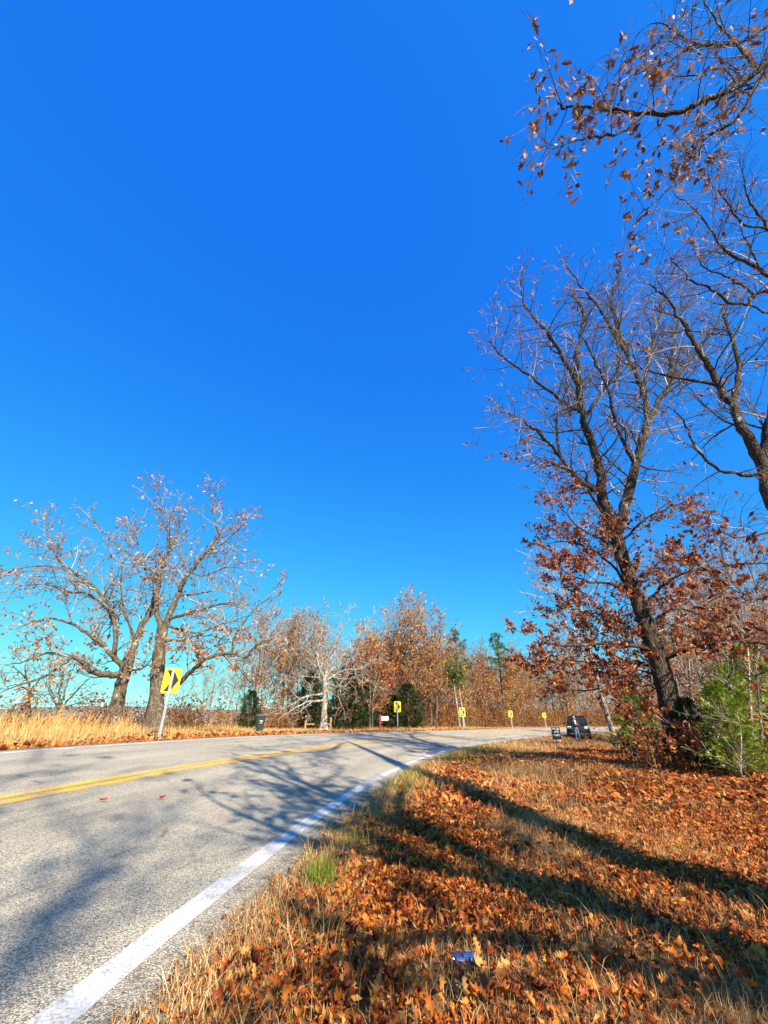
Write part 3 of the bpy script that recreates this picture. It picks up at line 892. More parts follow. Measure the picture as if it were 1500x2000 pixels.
drawn_tree('oak_tree', 'overhanging twiggy branch with curled brown leaves in the upper right corner', 'tree',
           [((4.35, -.75, 0), 0, 0, .3), ((4.9, -.4, 3.5), 0, 0, .25), ((6.0, .5, 6.5), 0, 0, .2), ((7.0, 1.5, 9.5), 0, 0, .13), ((8.0, 2.1, 12.5), 0, 0, .06)],
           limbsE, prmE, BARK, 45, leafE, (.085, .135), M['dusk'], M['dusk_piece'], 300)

# --- the two old oaks beyond the road on the left
prmA = dict(max=3, wig=.22, up=(0, .04, .06, .05), dens=(0, 2.7, 3.3), ang=(30, 70), ratio=(.4, .62), lmin=.3, rmin=.0085,
            limb_dens=2.4, len0=(1.0, 2.0), r0=.035, bias=(0, 0, .2))
BARKL = (M['lbark'], M['lbark'], M['greytwig'])
limbsA = [
 (Z1([(605, 1035), (510, 1045), (430, 1010), (360, 955), (300, 1000), (200, 1060), (80, 1100)]), -1, 17.5, .17, .03),
 (Z1([(595, 1030), (560, 960), (480, 880), (380, 810), (250, 770), (130, 800)]), -1, 18.5, .14, .025),
 (Z1([(560, 960), (555, 760), (480, 640), (390, 560), (300, 500), (250, 430), (170, 390)]), 1, 20, .11, .02),
 (Z1([(575, 940), (560, 800), (450, 660), (330, 640), (200, 600), (80, 620)]), 1, 21.5, .09, .02),
 (Z1([(640, 950), (680, 830), (740, 720), (770, 600), (740, 540), (650, 470), (560, 400), (440, 280)]), -1, 20.5, .18, .02),
 (Z1([(640, 1025), (700, 1010), (750, 955)]), -1, 19, .06, .02),
 (Z1([(600, 880), (610, 740), (590, 600), (600, 500)]), 4, 18.5, .07, .02),
 (Z1([(360, 955), (240, 940), (120, 980), (20, 1000)]), 0, 18.5, .06, .015),
 (Z1([(250, 430), (230, 350), (240, 320)]), 2, 20, .03, .012),
 (Z1([(400, 570), (270, 520), (120, 520), (20, 550)]), 2, 19, .05, .012),
]
def leafA(p, rng):
    return max(.1, (1.0 if p.z < 5.5 else .42) * (1.5 + 1.5 * float(nz(p.x + p.z, p.y, .9))))
drawn_tree('oak_tree', 'left one of the two old oaks beyond the road, with a long low limb', 'tree',
           [(216, 1419, 20.0, .31), (228, 1380, 20.0, .27), (238, 1335, 20.0, .26), (247, 1305, 20.0, .28), (255, 1280, 20.1, .22)],
           limbsA, prmA, BARKL, 52, leafA, (.15, .22), M['tanleaf'], M['tan_piece'], 150)
limbsB = [
 (Z1([(795, 830), (860, 680), (900, 580), (960, 500), (1030, 420), (1060, 330), (1040, 250), (1060, 150)]), -1, 19.5, .17, .02),
 (Z1([(790, 850), (765, 700), (780, 560), (820, 440), (870, 330), (880, 230)]), -1, 20.5, .15, .02),
 (Z1([(810, 470), (830, 380), (790, 290), (790, 200), (760, 150)]), 1, 19, .06, .015),
 (Z1([(765, 1150), (900, 1060), (1000, 970), (1130, 940), (1200, 960), (1250, 900), (1330, 870)]), -1, 17.5, .13, .02),
 (Z1([(840, 780), (930, 740), (1060, 705), (1130, 690)]), 0, 18, .09, .03),
 (Z1([(880, 650), (960, 650), (1040, 635)]), 0, 20.5, .08, .03),
 (Z1([(1130, 940), (1150, 850), (1230, 740), (1320, 660)]), 3, 17.5, .05, .015),
 (Z1([(1000, 460), (1090, 400), (1170, 330), (1200, 280)]), 0, 20.5, .06, .015),
 (Z1([(775, 620), (700, 520), (670, 380), (640, 300)]), 1, 22, .06, .015),
 (Z1([(830, 800), (960, 840), (1080, 800), (1200, 760)]), 0, 21.5, .07, .015),
 (Z1([(920, 540), (1000, 560), (1100, 520), (1190, 530)]), 0, 19, .05, .015),
 (Z1([(790, 870), (880, 880), (980, 850), (1100, 870)]), -1, 18.5, .07, .015),
]
def leafB(p, rng):
    return max(.1, (1.1 if p.z < 4.8 else .42) * (1.5 + 1.5 * float(nz(p.x + p.z, p.y, .9))))
drawn_tree('oak_tree', 'taller right one of the two old oaks, behind the leaning chevron sign', 'tree',
           [(300, 1427, 19.0, .35), (306, 1360, 19.0, .29), (310, 1290, 19.0, .26), (315, 1250, 19.1, .24), (318, 1225, 19.1, .22)],
           limbsB, prmA, BARKL, 58, leafB, (.15, .22), M['tanleaf'], M['tan_piece'], 150)

# --- pale spreading bare tree near the wooden fence brace
prmG = dict(max=3, wig=.25, up=(0, .02, .05, .04), dens=(0, 2.3, 2.6), ang=(30, 75), ratio=(.4, .65), lmin=.35, rmin=.0125,
            limb_dens=1.6, len0=(1.0, 2.2), r0=.03, bias=(0, 0, .15))
limbsG = [
 (Z3([(425, 640), (380, 560), (375, 450), (400, 350), (420, 200)]), -1, 34, .13, .02),
 (Z3([(415, 810), (300, 830), (200, 880), (110, 940)]), -1, 31, .1, .02),
 (Z3([(422, 770), (290, 790), (180, 850), (60, 900)]), -1, 33, .09, .02),
 (Z3([(440, 700), (560, 720), (660, 640), (800, 690)]), -1, 32, .1, .02),
 (Z3([(430, 630), (560, 490), (680, 340), (770, 260)]), -1, 35, .12, .02),
 (Z3([(428, 630), (480, 480), (520, 350), (570, 180)]), -1, 33, .12, .02),
 (Z3([(395, 590), (280, 500), (150, 420)]), 0, 35, .08, .02),
 (Z3([(405, 650), (250, 640), (130, 660)]), -1, 36, .08, .02),
 (Z3([(432, 680), (560, 600), (700, 580), (790, 520)]), -1, 37, .08, .02),
 (Z3([(380, 500), (300, 380), (270, 260)]), 0, 33, .06, .02),
 (Z3([(425, 740), (520, 790), (560, 870)]), -1, 32, .06, .02),
]
drawn_tree('bare_tree', 'pale grey wide spreading bare tree behind the wooden fence brace', 'tree',
           [(632, 1426, 34.0, .27), (633, 1390, 34.0, .22), (635, 1355, 34.0, .21), (634, 1325, 34.0, .19)],
           limbsG, prmG, (M['palebark'], M['palebark'], M['paletwig']), 63)

# ------------------------------------------------------------------ the wood: prototypes and individual copies
def local_tree(name, style, h, seed, link=True, rk=1.0):
    """a tree standing at the origin: Empty > trunk, twigs, crown"""
    rng = random.Random(seed)
    root = bpy.data.objects.new(name, None); root.empty_display_size = .2
    lean = Vector((rng.gauss(0, .04), rng.gauss(0, .04), 0))
    bark, twig = {'pale': (M['palebark'], M['paletwig']), 'bare': (M['wood'], M['woodtwig'])}.get(style, (M['wood'], M['woodtwig']))
    n = 9; pts = []
    for i in range(n):
        f = i / (n - 1)
        pts.append(Vector((lean.x * h * f + rng.gauss(0, .05) * (i > 0), lean.y * h * f + rng.gauss(0, .05) * (i > 0), -.4 + (h * .93 + .4) * f)))
    r0 = h * rng.uniform(.009, .013) * rk
    rad = [r0 * (1.25 - .1 * 0 if i == 0 else 1 - .88 * i / (n - 1)) for i in range(n)]
    t = Tubes(); t.add(pts, rad, 7)
    parts = [('trunk', t, bark)]
    T = Tubes(); tips = []
    full = style in ('rust', 'orange', 'red', 'yellow')
    prm = dict(max=3, wig=.2, up=(0, .05, .06, .05), dens=(0, 1.4 if full else 1.9, 2.0), ang=(25, 60), ratio=(.4, .65), lmin=.35, rmin=.0125)
    nb = int(h * 2.0)
    z0 = .22 if full else .35
    for b in range(nb):
        f = z0 + (1 - z0) * (b + rng.random()) / nb
        k = min(int(f * (n - 1)), n - 2); q = pts[k].lerp(pts[k + 1], f * (n - 1) - k)
        a = rng.uniform(0, 6.283); el = math.radians(rng.uniform(20, 55) if f < .8 else rng.uniform(40, 75))
        d = Vector((math.cos(a) * math.cos(el), math.sin(a) * math.cos(el), math.sin(el)))
        ln = h * (.1 + .2 * math.sin(math.pi * min(1, (f - z0) / (1 - z0) * .8 + .2))) * rng.uniform(.7, 1.2)
        grow(T, tips, q, d, ln, max(.012, rad[k] * .45), 1, prm, rng)
    parts.append(('branches', T, twig))
    objs = []
    for nm, tt, mt in parts:
        objs.append(tt.build(nm, mt, None, link=False))
    dens = {'rust': 3.0, 'orange': 3.4, 'red': 2.4, 'yellow': 2.4, 'bare': .5, 'pale': .1, 'half': 1.9}[style]
    pos = []
    for tp in tips:
        top = tp[-1].z / h
        w = dens * (1.0 if style != 'half' else (1.6 if top < .75 else .7))
        k = int(w) + (rng.random() < w - int(w))
        for _ in range(k):
            pos.append(tuple(tp[-1].lerp(tp[0], rng.random() * .8) + rvec(rng, .12)))
    if len(pos) > 5:
        pos = np.array(pos)
        lm = {'rust': M['woodrust'], 'orange': M['orange'], 'red': M['redleaf'], 'yellow': M['yellowleaf'], 'bare': M['orange'], 'half': M['tanorange']}.get(style, M['tanleaf'])
        objs.append(scatter('crown', *QLEAF, pos, rand_rot(len(pos), .1), NR.uniform(.14, .27, len(pos)), lm, link=False))
    for o in objs:
        o.parent = root
        if o.name.startswith(('branches', 'crown')): o['kind'] = 'stuff'
    return root

def cedar_proto(name, h, w, seed, mt, bare=.08, sprays=1500, trunkvis=False):
    rng = random.Random(seed)
    root = bpy.data.objects.new(name, None); root.empty_display_size = .2
    t = Tubes(); t.add([Vector((0, 0, -.3)), Vector((.03, 0, h * .35)), Vector((0, .04, h * .7)), Vector((0, 0, h * .97))], [h * .022, h * .018, h * .01, .01], 7)
    tk = t.build('trunk', M['wood'], None, link=False)
    f = NR.random(sprays) ** 1.25
    z = h * (bare + (1 - bare) * f)
    lump = 1 + .35 * np.sin(f * 23 + seed) * .5
    a = NR.uniform(0, 6.283, sprays)
    lump = lump * (1 + .3 * np.sin(a * 3 + f * 11 + seed) + .2 * np.sin(a * 5 - f * 17 + seed))
    rad = w * np.clip(np.sqrt(np.clip(1 - f ** 1.5, 0, 1)) * (1 - .25 * f), .04, 1) * lump * np.sqrt(NR.uniform(.18, 1, sprays))
    rad *= np.clip(f * 9 + .45, 0, 1)
    pos = np.stack([np.cos(a) * rad, np.sin(a) * rad, z], 1) + NR.normal(0, .05, (sprays, 3))
    out = np.stack([np.cos(a), np.sin(a), NR.uniform(-.2, .9, sprays)], 1); out /= np.linalg.norm(out, axis=1, keepdims=True)
    out = out + NR.normal(0, .35, (sprays, 3)); out /= np.linalg.norm(out, axis=1, keepdims=True)
    zz = NR.normal(0, 1, (sprays, 3)); zz -= (zz * out).sum(1, keepdims=True) * out; zz /= np.linalg.norm(zz, axis=1, keepdims=True)
    rot = np.stack([out, np.cross(zz, out), zz], -1)
    tint = np.clip(.45 + .3 * nz(pos[:, 0] * 3, pos[:, 2] * 3, 1.0) + NR.normal(0, .2, sprays), 0, 1)
    cr = scatter('crown', *SPRAY, pos, rot, NR.uniform(.22, .5, sprays) * (.5 + .18 * h / 2), mt, tint=tint, link=False)
    tk.parent = root; cr.parent = root; cr['kind'] = 'stuff'
    return root

def pine_proto(name, h, seed):
    rng = random.Random(seed)
    root = bpy.data.objects.new(name, None); root.empty_display_size = .2
    t = Tubes(); t.add([Vector((0, 0, -.4)), Vector((.1, 0, h * .4)), Vector((.05, .1, h * .75)), Vector((0, 0, h * .98))], [h * .014, h * .011, h * .008, .02], 7)
    pos = []; dirs = []
    for k in range(26):
        f = .55 + .45 * k / 26
        a = rng.uniform(0, 6.28); ln = (1.05 - f) * h * .36 * rng.uniform(.6, 1.2) + .3
        p = Vector((0, 0, h * f)); e = p + Vector((math.cos(a) * ln, math.sin(a) * ln, ln * rng.uniform(0, .5)))
        t.add([p, p.lerp(e, .5) + Vector((0, 0, -.05)), e], [.03, .02, .01], 4)
        for q in range(26):
            s = rng.uniform(.45, 1.05)
            pos.append(tuple(p.lerp(e, s) + rvec(rng, .13))); dirs.append(1)
    tk = t.build('trunk', M['wood'], None, link=False)
    pos = np.array(pos)
    cr = scatter('crown', *SPRAY, pos, rand_rot(len(pos), .2), NR.uniform(.3, .6, len(pos)), M['pine'], link=False)
    tk.parent = root; cr.parent = root; cr['kind'] = 'stuff'
    return root

def stand(proto, x, y, sc=1.0, rz=None, label=None, cat='tree', group=None, zs=1.0, sink=0.0, dz=None):
    """an individual tree: a copy of the thing and of each of its parts"""
    r = proto.copy(); COL.objects.link(r)
    r.location = (x, y, (gz(x, y) if dz is None else dz) - sink)
    r.rotation_euler = (0, 0, R.uniform(0, 6.283) if rz is None else rz)
    r.scale = (sc, sc, sc * zs)
    props(r, label, cat, group)
    for c in proto.children:
        k = c.copy(); COL.objects.link(k); k.parent = r
        if 'kind' in c: k['kind'] = c['kind']
    return r

PR = {}
for st, nm, hs_ in (('bare', 'bare_tree', (10, 11, 9.5, 10.5)), ('pale', 'pale_tree', (10.5, 9.5)), ('half', 'oak_tree', (11.5, 12, 10)),
                    ('rust', 'rust_tree', (6.5, 8, 9, 5)), ('orange', 'orange_oak_tree', (9, 10.5)), ('red', 'red_leaved_tree', (6.5, 5)), ('yellow', 'yellow_leaved_tree', (5, 4))):
    PR[st] = [local_tree(nm, st, hh, 100 + 7 * i + len(st) * 13) for i, hh in enumerate(hs_)]
PR['cedar'] = [cedar_proto('cedar_tree', 4.5, 1.5, 3, M['darkcedar'], sprays=2600), cedar_proto('cedar_tree', 6, 1.8, 4, M['cedar'], sprays=2300)]
PR['pine'] = [pine_proto('pine_tree', 12, 5), pine_proto('pine_tree', 12, 8)]
LAB = {
 'bare': ('bare grey brown tree', 'bare trees in the wood across the road'),
 'pale': ('slender pale bare tree', 'pale bare trees in the wood across the road'),
 'half': ('half bare oak', 'half bare oaks in the wood across the road'),
 'rust': ('rust leaved oak', 'rust leaved young oaks across the road'),
 'red': ('dull red leaved tree', 'red leaved trees across the road'),
 'yellow': ('yellow leaved tree', 'yellow leaved trees across the road'),
}
def at_px(u, v, Y):
    p = P(u, v, Y); return p.x, p.y
def where_label(lab, x, y, d, sc_):
    zc_ = CP * y - SP * H; u = 750 + FPX * x / zc_
    z = 'beyond the road bend'
    for lim, t in ((560, 'behind the trash cart'), (640, 'behind the fence brace'), (720, 'right of the fence brace'), (762, 'behind the mailbox'), (805, 'behind the sign nearest the mailbox'),
                   (870, 'beneath the tallest far oak'), (915, 'by the two leaning pale trunks'), (975, 'between the third and fourth chevron signs'), (1035, 'behind the fourth chevron sign'), (1092, 'behind the farthest chevron sign'), (1180, 'behind the parked vehicle')):
        if u < lim: z = t; break
    row = 'front row' if d < 16 else ('second row' if d < 22 else 'back row')
    size = 'short' if sc_ < .88 else ('tall' if sc_ > 1.0 else 'mid height')
    return size + ' ' + lab + ', ' + row + ', ' + z
def where_right(lab, x, y, sc_):
    zc_ = CP * y - SP * H; u = 750 + FPX * x / zc_
    z = 'beyond the right edge'
    for lim, t in ((1200, 'right of the parked vehicle'), (1270, 'left of the big oak trunk'), (1350, 'just right of the big oak trunk'), (1430, 'above the bare saplings'), (1500, 'above the right hand cedar')):
        if u < lim: z = t; break
    row = 'near row' if y < 30 else ('middle row' if y < 48 else 'far row')
    size = 'short' if sc_ < .75 else ('tall' if sc_ > .9 else 'mid height')
    return size + ' ' + lab + ', ' + row + ', ' + z
# individually placed trees of the middle distance
stand(PR['half'][0], *at_px(775, 1420, 45), 1.03, label='broad oak with tan leaves and bare top behind the nearest far chevron sign', zs=1.0)
stand(PR['half'][1], *at_px(818, 1420, 44), 1.12, label='tallest rusty oak of the far treeline with a domed half bare crown')
stand(PR['half'][2], *at_px(797, 1420, 46), 1.22, label='half bare oak filling the gap between the two broad far oaks', zs=1.0)
stand(PR['half'][0], *at_px(842, 1420, 47), 1.1, label='half bare oak behind the golden orange one')
stand(PR['orange'][1], *at_px(852, 1420, 43), 1.0, label='golden orange oak at the right flank of the tallest far oak')
stand(PR['rust'][2], *at_px(735, 1420, 44), .9, label='dark rust leaved oak left of the tallest far oak, behind the mailbox')
c1 = PR['cedar']
stand(c1[0], *at_px(676, 1418, 38), 1.15, label='dark green cedar just right of the pale spreading tree', sink=.1)
stand(c1[0], *at_px(600, 1418, 39), 1.0, label='dark green cedar just left of the pale spreading tree')
stand(c1[0], *at_px(704, 1418, 40), 1.0, label='dark cedar right of the pale tree, half hidden by twigs')
stand(c1[0], *at_px(798, 1420, 39), 1.0, label='dark round cedar beside the chevron sign right of the mailbox', zs=.82)
stand(c1[0], *at_px(768, 1420, 41), .9, label='low dark cedar half hidden behind the chevron sign right of the mailbox', zs=.7)
stand(c1[0], *at_px(483, 1424, 30), .52, label='low dark evergreen bush left of the trash cart', cat='bush')
stand(PR['pine'][0], *at_px(905, 1418, 56), 1.0, label='left of the two pines rising above the far treeline')
stand(PR['pine'][1], *at_px(990, 1418, 66), 1.12, label='right of the two pines rising above the far treeline')
# thin leaning pale trunks with a green tuft
def tuft_tree():
    b = Vector((*at_px(897, 1421, 44), 0)); b.z = gz(b.x, b.y)
    for k, (du, lab) in enumerate(((0, 'left of two thin pale leaning trunks holding a green tuft'), (9, 'right of two thin pale leaning trunks holding a green tuft'))):
        p0 = P(899 + du, 1421, 44 + k); root = thing('thin_tree', lab, 'tree', (p0.x, p0.y, gz(p0.x, p0.y)), 'pair of thin leaning trunks')
        t = Tubes(); t.add([p0 - Vector((0, 0, .3)), P(893 + du, 1380, 44.2 + k), P(886 + du, 1335, 44.5 + k), P(884 + du, 1315, 44.6 + k)], [.085, .07, .055, .03], 7)
        t.build('trunk', M['palebark'], root)
        top = P(884 + du * .7, 1318, 44.6 + k); n = 420
        pos = np.array(top) + NR.normal(0, 1, (n, 3)) * np.array([.55, .55, .6]) + np.array([0, 0, .1])
        cr = scatter('crown', *SPRAY, pos, rand_rot(n, .1), NR.uniform(.3, .6, n), M['pine'], root); cr['kind'] = 'stuff'
tuft_tree()
# rows of the far wood, following the road
rw = random.Random(5)
for i in range(215):
    s = rw.uniform(25, 92) if i % 3 else rw.uniform(25, 60)
    row = rw.random()
    d = 12.5 + 22 * row ** 1.2 + rw.uniform(-.6, .6)
    x, y = side(s, d)
    if x < -14 + (y - 30) * .2: continue
    if math.hypot(x + 5, y - 34) < 4: continue
    if row < .3: st = rw.choices(['rust', 'red', 'yellow', 'bare', 'pale'], [5, 1.6, 1.4, 2, 1.2])[0]
    else: st = rw.choices(['bare', 'pale', 'half', 'rust'], [4, 1.3, 2.2, 2])[0]
    lab, grp = LAB[st]
    sc_ = rw.uniform(.78, 1.12)
    stand(rw.choice(PR[st]), x, y, sc_, label=where_label(lab, x, y, d, sc_), group=grp)
for i in range(64):
    s_ = rw.uniform(70, 100) if i < 30 else rw.uniform(54, 84); i_ = int(np.abs(CV[:, 1] - s_).argmin()); d = rw.uniform(9.5, 24) if i < 30 else rw.uniform(12.5, 24)
    x, y = side(s_, d)
    st = rw.choices(['rust', 'bare', 'half', 'pale'], [4, 3, 3, 1])[0]
    sc_ = rw.uniform(1.0, 1.35) * (1.15 if st == 'rust' else 1)
    stand(rw.choice(PR[st]), x, y, sc_, label=where_label(LAB[st][0], x, y, d, sc_), group=LAB[st][1])
# wood on the right, behind the big oak
LABR = {'bare': ('bare grey tree', 'bare trees in the right hand wood'),
        'pale': ('slender pale bare tree', 'pale trees in the right hand wood'),
        'rust': ('rust leaved tree', 'rust leaved trees in the right hand wood'),
        'half': ('half bare oak', 'half bare oaks in the right hand wood')}
cnt = 0
while cnt < 80:
    y = rw.uniform(15, 75); x = rw.uniform(8, 75)
    d, _ = road_d(x, y); d = d[0]
    if d > -7.5 - .05 * y or x / y < .45 or x / y > .98: continue
    if y < 24 and x / y < .68: continue
    cnt += 1
    st = rw.choices(['bare', 'pale', 'rust', 'half'], [5, 2, 2, 1])[0]
    lab, grp = LABR[st]
    sc_ = rw.uniform(.7, 1.0) * (.8 if y < 30 else 1.05)
    stand(rw.choice(PR[st]), x, y, sc_, label=where_right(lab, x, y, sc_), group=grp)
# pale bare tree seen left of the oak's crown
x, y = at_px(1203, 1440, 19)
stand(PR['pale'][0], x, y, 1.05, label='pale grey bare tree close behind the big oak, left of its leafy lower crown')
x, y = at_px(1232, 1440, 22)
stand(PR['rust'][1], x, y, .8, label='rusty young oak just left of the big leaning oak trunk')
x, y = at_px(1196, 1430, 30)
stand(PR['orange'][0], x, y, .55, label='small orange oak just right of the parked vehicle')
# trees standing behind and right of the camera: their shade lies on the verge and the road
PR['stout'] = [local_tree('bare_tree', 'pale', 9.5, 917, rk=3.0)]
for (x, y, st, k, sc_, rz_, lab) in ((4.0, -1.35, 'stout', 0, 1.0, .4, 'bare tree beside the camera whose trunk shadow crosses the verge'), (4.25, -1.0, 'half', 2, .7, 2.6, 'leafy young oak close beside the camera dappling the lower right of the verge'),
                             (9.6, -.6, 'bare', 2, 1.0, 1.1, 'bare tree outside the right edge shading the leaves there'), (4.2, -10.2, 'pale', 0, 1.35, .3, 'tall bare tree far behind the camera casting soft twig shade on the asphalt')):
    stand(PR[st][k], x, y, sc_, rz=rz_, label=lab)
# evergreens on the right
stand(PR['cedar'][1], *at_px(1478, 1480, 12.8), .42, label='bright green cedar at the right edge behind the bare saplings', rz=1.0)
stand(PR['cedar'][1], *at_px(1535, 1480, 13.5), .55, label='tall green cedar cut by the right edge of the picture', rz=2.0)
stand(PR['cedar'][1], *at_px(1458, 1520, 9.3), .29, label='low yellow green juniper at the foot of the bare saplings', rz=.4, cat='bush')
stand(PR['cedar'][1], *at_px(1252, 1462, 15), .36, label='small green juniper left of the big oak trunk', cat='bush')
stand(PR['cedar'][0], *at_px(1380, 1508, 10.6), .33, label='dark low juniper at the foot of the big oak', cat='bush')
# saplings right of the oak
LASTSAP = [None]
def sapling(name, lab, px, Y, r, seed, mt=None, kids=5):
    rng = random.Random(seed)
    p0 = P(*px[0], Y); root = thing(name, lab, 'tree', (p0.x, p0.y, gz(p0.x, p0.y)))
    pts = catmull([p0 - Vector((0, 0, .2))] + [P(u, v, Y + .1 * i) for i, (u, v) in enumerate(px)], 4)
    limb_mesh('trunk', pts, [r * (1 - .75 * i / (len(pts) - 1)) for i in range(len(pts))], 7, mt or M['palebark'], root, seed=seed)
    T = Tubes(); tips = []
    prm = dict(max=3, wig=.22, up=(0, .05, .05, .03), dens=(0, 3, 3), ang=(30, 70), ratio=(.4, .6), lmin=.18, rmin=.003)
    for k in range(kids + 2):
        i = rng.randint(len(pts) // 3, len(pts) - 2)
        d = rvec(rng); d.z = abs(d.z) * .6; d.normalize()
        grow(T, tips, pts[i], d, rng.uniform(.35, .8), r * .3, 1, prm, rng)
    o = T.build('branches', M['paletwig'], root); o['kind'] = 'stuff'
    LASTSAP[0] = root
sapling('sapling', 'crooked pale sapling with a low side fork in front of the right hand cedar', [(1420, 1512), (1418, 1460), (1414, 1425), (1420, 1405), (1412, 1370), (1420, 1330), (1445, 1280)], 9.6, .055, 1, M['oaklimb'])
sapling('sapling', 'white barked leaning sapling left of the crooked one', [(1402, 1480), (1395, 1440), (1390, 1400), (1372, 1340), (1355, 1290)], 10.4, .05, 2)
sapling('sapling', 'thin twiggy sapling nearest the right edge', [(1452, 1542), (1447, 1490), (1448, 1440), (1440, 1390)], 8.6, .02, 3)
sapling('sapling', 'thin grey sapling just right of the big oak trunk', [(1388, 1490), (1370, 1420), (1345, 1340), (1330, 1290)], 11.0, .03, 4)
for k_, (u_, v_, Y_) in enumerate(((1352, 1470, 13), (1375, 1462, 14.5), (1340, 1450, 16), (1398, 1470, 12.6), (1432, 1470, 12.2), (1362, 1440, 18), (1470, 1490, 10.8), (1410, 1450, 15.5), (1322, 1440, 19), (1300, 1438, 20), (1492, 1500, 10.4))):
    h_ = R.uniform(150, 240) * 13 / Y_; le_ = R.uniform(-30, 5)
    sapling('sapling', 'thin bare grey sapling in the tangle between the big oak and the right hand cedar', [(u_, v_), (u_ + le_ * .4, v_ - h_ * .35), (u_ + le_, v_ - h_ * .7), (u_ + le_ * 1.6, v_ - h_)], Y_, R.uniform(.022, .045), 40 + k_, R.choice([M['palebark'], M['wood'], M['oaklimb']]), 6)
    LASTSAP[0]['group'] = 'thin saplings right of the big oak'
# small trees at the far left
prmS = dict(max=3, wig=.22, up=(0, .05, .06, .04), dens=(0, 2.0, 2.4), ang=(30, 70), ratio=(.4, .62), lmin=.3, rmin=.008, limb_dens=2.0, len0=(.8, 1.5), r0=.02, bias=(0, 0, .2))
def leafS(p, rng): return .2
L3 = lambda pts: [(x / 7.145, 1200 + y / 7.145) for x, y in pts]
drawn_tree('small_tree', 'gnarled small tree with few tan leaves at the left edge beyond the grass', 'tree',
           [(53, 1408, 21, .13), (55, 1380, 21, .11), (58, 1350, 21, .1)],
           [(L3([(410, 1050), (330, 1200), (220, 1330)]), -1, 20.5, .05, .015), (L3([(430, 1030), (360, 850), (340, 700)]), -1, 21, .06, .015),
            (L3([(420, 1000), (250, 980), (80, 1010)]), -1, 21.5, .05, .012), (L3([(430, 1030), (560, 900), (640, 850)]), -1, 21, .05, .012),
            (L3([(430, 1040), (480, 1160), (520, 1250)]), -1, 20.6, .04, .012), (L3([(380, 900), (220, 760), (60, 700)]), 1, 21, .03, .01)],
           prmS, BARKL, 71, leafS, (.15, .22), M['tanleaf'])
drawn_tree('small_tree', 'multi stemmed bare small tree fanning out at the left, beside the yellow post', 'tree',
           [(116, 1402, 24, .12), (115, 1392, 24, .11), (115, 1385, 24, .1)],
           [(L3([(800, 1320), (830, 1050), (900, 850)]), -1, 24, .06, .015), (L3([(810, 1320), (900, 1100), (1000, 800)]), -1, 24, .07, .015),
            (L3([(850, 1330), (1000, 1140), (1150, 980), (1300, 850)]), -1, 23.5, .06, .015), (L3([(870, 1320), (1050, 1250), (1280, 1240)]), -1, 24.5, .05, .012),
            (L3([(780, 1320), (720, 1150), (640, 950), (560, 750)]), -1, 25, .05, .012), (L3([(790, 1300), (700, 1000), (700, 600)]), -1, 25.5, .05, .012)],
           dict(prmS, rmin=.007), BARKL, 77)
for (u, v, Y, sc, st, k, lab) in (
    (405, 1424, 30, .42, 'bare', 0, 'short bushy bare tree right of the leaning chevron sign'),
    (440, 1424, 31, .45, 'bare', 2, 'short bare tree left of the dark evergreen bush'),
    (505, 1422, 36, .95, 'red', 0, 'thin tree with dull red leaves at its top, above the trash cart'),
    (470, 1422, 40, .6, 'bare', 1, 'bare twiggy tree left of the red leaved one'),
    (540, 1422, 42, .75, 'bare', 3, 'bare twiggy tree between the red leaved tree and the pale spreading tree'),
    (560, 1422, 37, .55, 'red', 1, 'small reddish bush like tree right of the trash cart'),
    (365, 1420, 33, .3, 'red', 1, 'low reddish brown shrub right of the leaning chevron sign'),
    (388, 1420, 36, .42, 'bare', 3, 'bare shrub between the chevron sign and the dark evergreen bush'),
    (425, 1421, 34, .34, 'rust', 3, 'low rusty shrub left of the dark evergreen bush'),
    (455, 1421, 38, .5, 'bare', 2, 'bare twiggy shrub just behind the dark evergreen bush'),
    (490, 1421, 41, .7, 'bare', 1, 'bare tree rising behind the dark evergreen bush'),
    (525, 1421, 39, .6, 'rust', 0, 'rusty shrubby oak right of the trash cart'),
    (240, 1412, 40, .35, 'bare', 0, 'distant bare shrub seen between the two old oaks'),
    (345, 1414, 34, .38, 'bare', 1, 'bare shrub just behind the leaning chevron sign')):
    stand(PR[st][k], *at_px(u, v, Y), sc, label=lab)

# ------------------------------------------------------------------ ground cover
def pts_in(n, x0, x1, y0, y1, keep=None):
    x = NR.uniform(x0, x1, n); y = NR.uniform(y0, y1, n)
    d, yc = road_d(x, y)
    k = np.ones(n, bool) if keep is None else keep(x, y, d)
    x, y = x[k], y[k]
    return np.stack([x, y, ground(x, y)], 1), d[k]
inview = lambda x, y: np.abs(x) < (CP * y + .55) * 1.12 + .3
# leaf litter, near: single leaves; the 300 that show largest are objects of their own
p1, d1 = pts_in(100000, -2.5, 7.5, .9, 6.2, lambda x, y, d: (d < -.42 - .12 * NR.random(len(d))) & inview(x, y) & (NR.random(len(x)) < np.clip(.62 + .42 * nz(x, y, .55) + .25 * smooth(x, 2, 5), .08, 1) * smooth(-d, .3, .9)))
sz = .026 + .058 * NR.beta(1.2, 2.6, len(p1)); rt = rand_rot(len(p1), .3)
zc = CP * p1[:, 1] + SP * (p1[:, 2] - H)
uu = 750 + FPX * p1[:, 0] / zc; vv = 1000 - FPX * (-SP * p1[:, 1] + CP * (p1[:, 2] - H)) / zc
p1[:, 2] += NR.uniform(.0, .05, len(p1))
vis = (uu > 0) & (uu < 1500) & (vv < 2000)
od = np.argsort(np.where(vis, zc / sz, 1e6)); pick = od[:300]; rest = od[300:]
p1[pick, 2] += .025
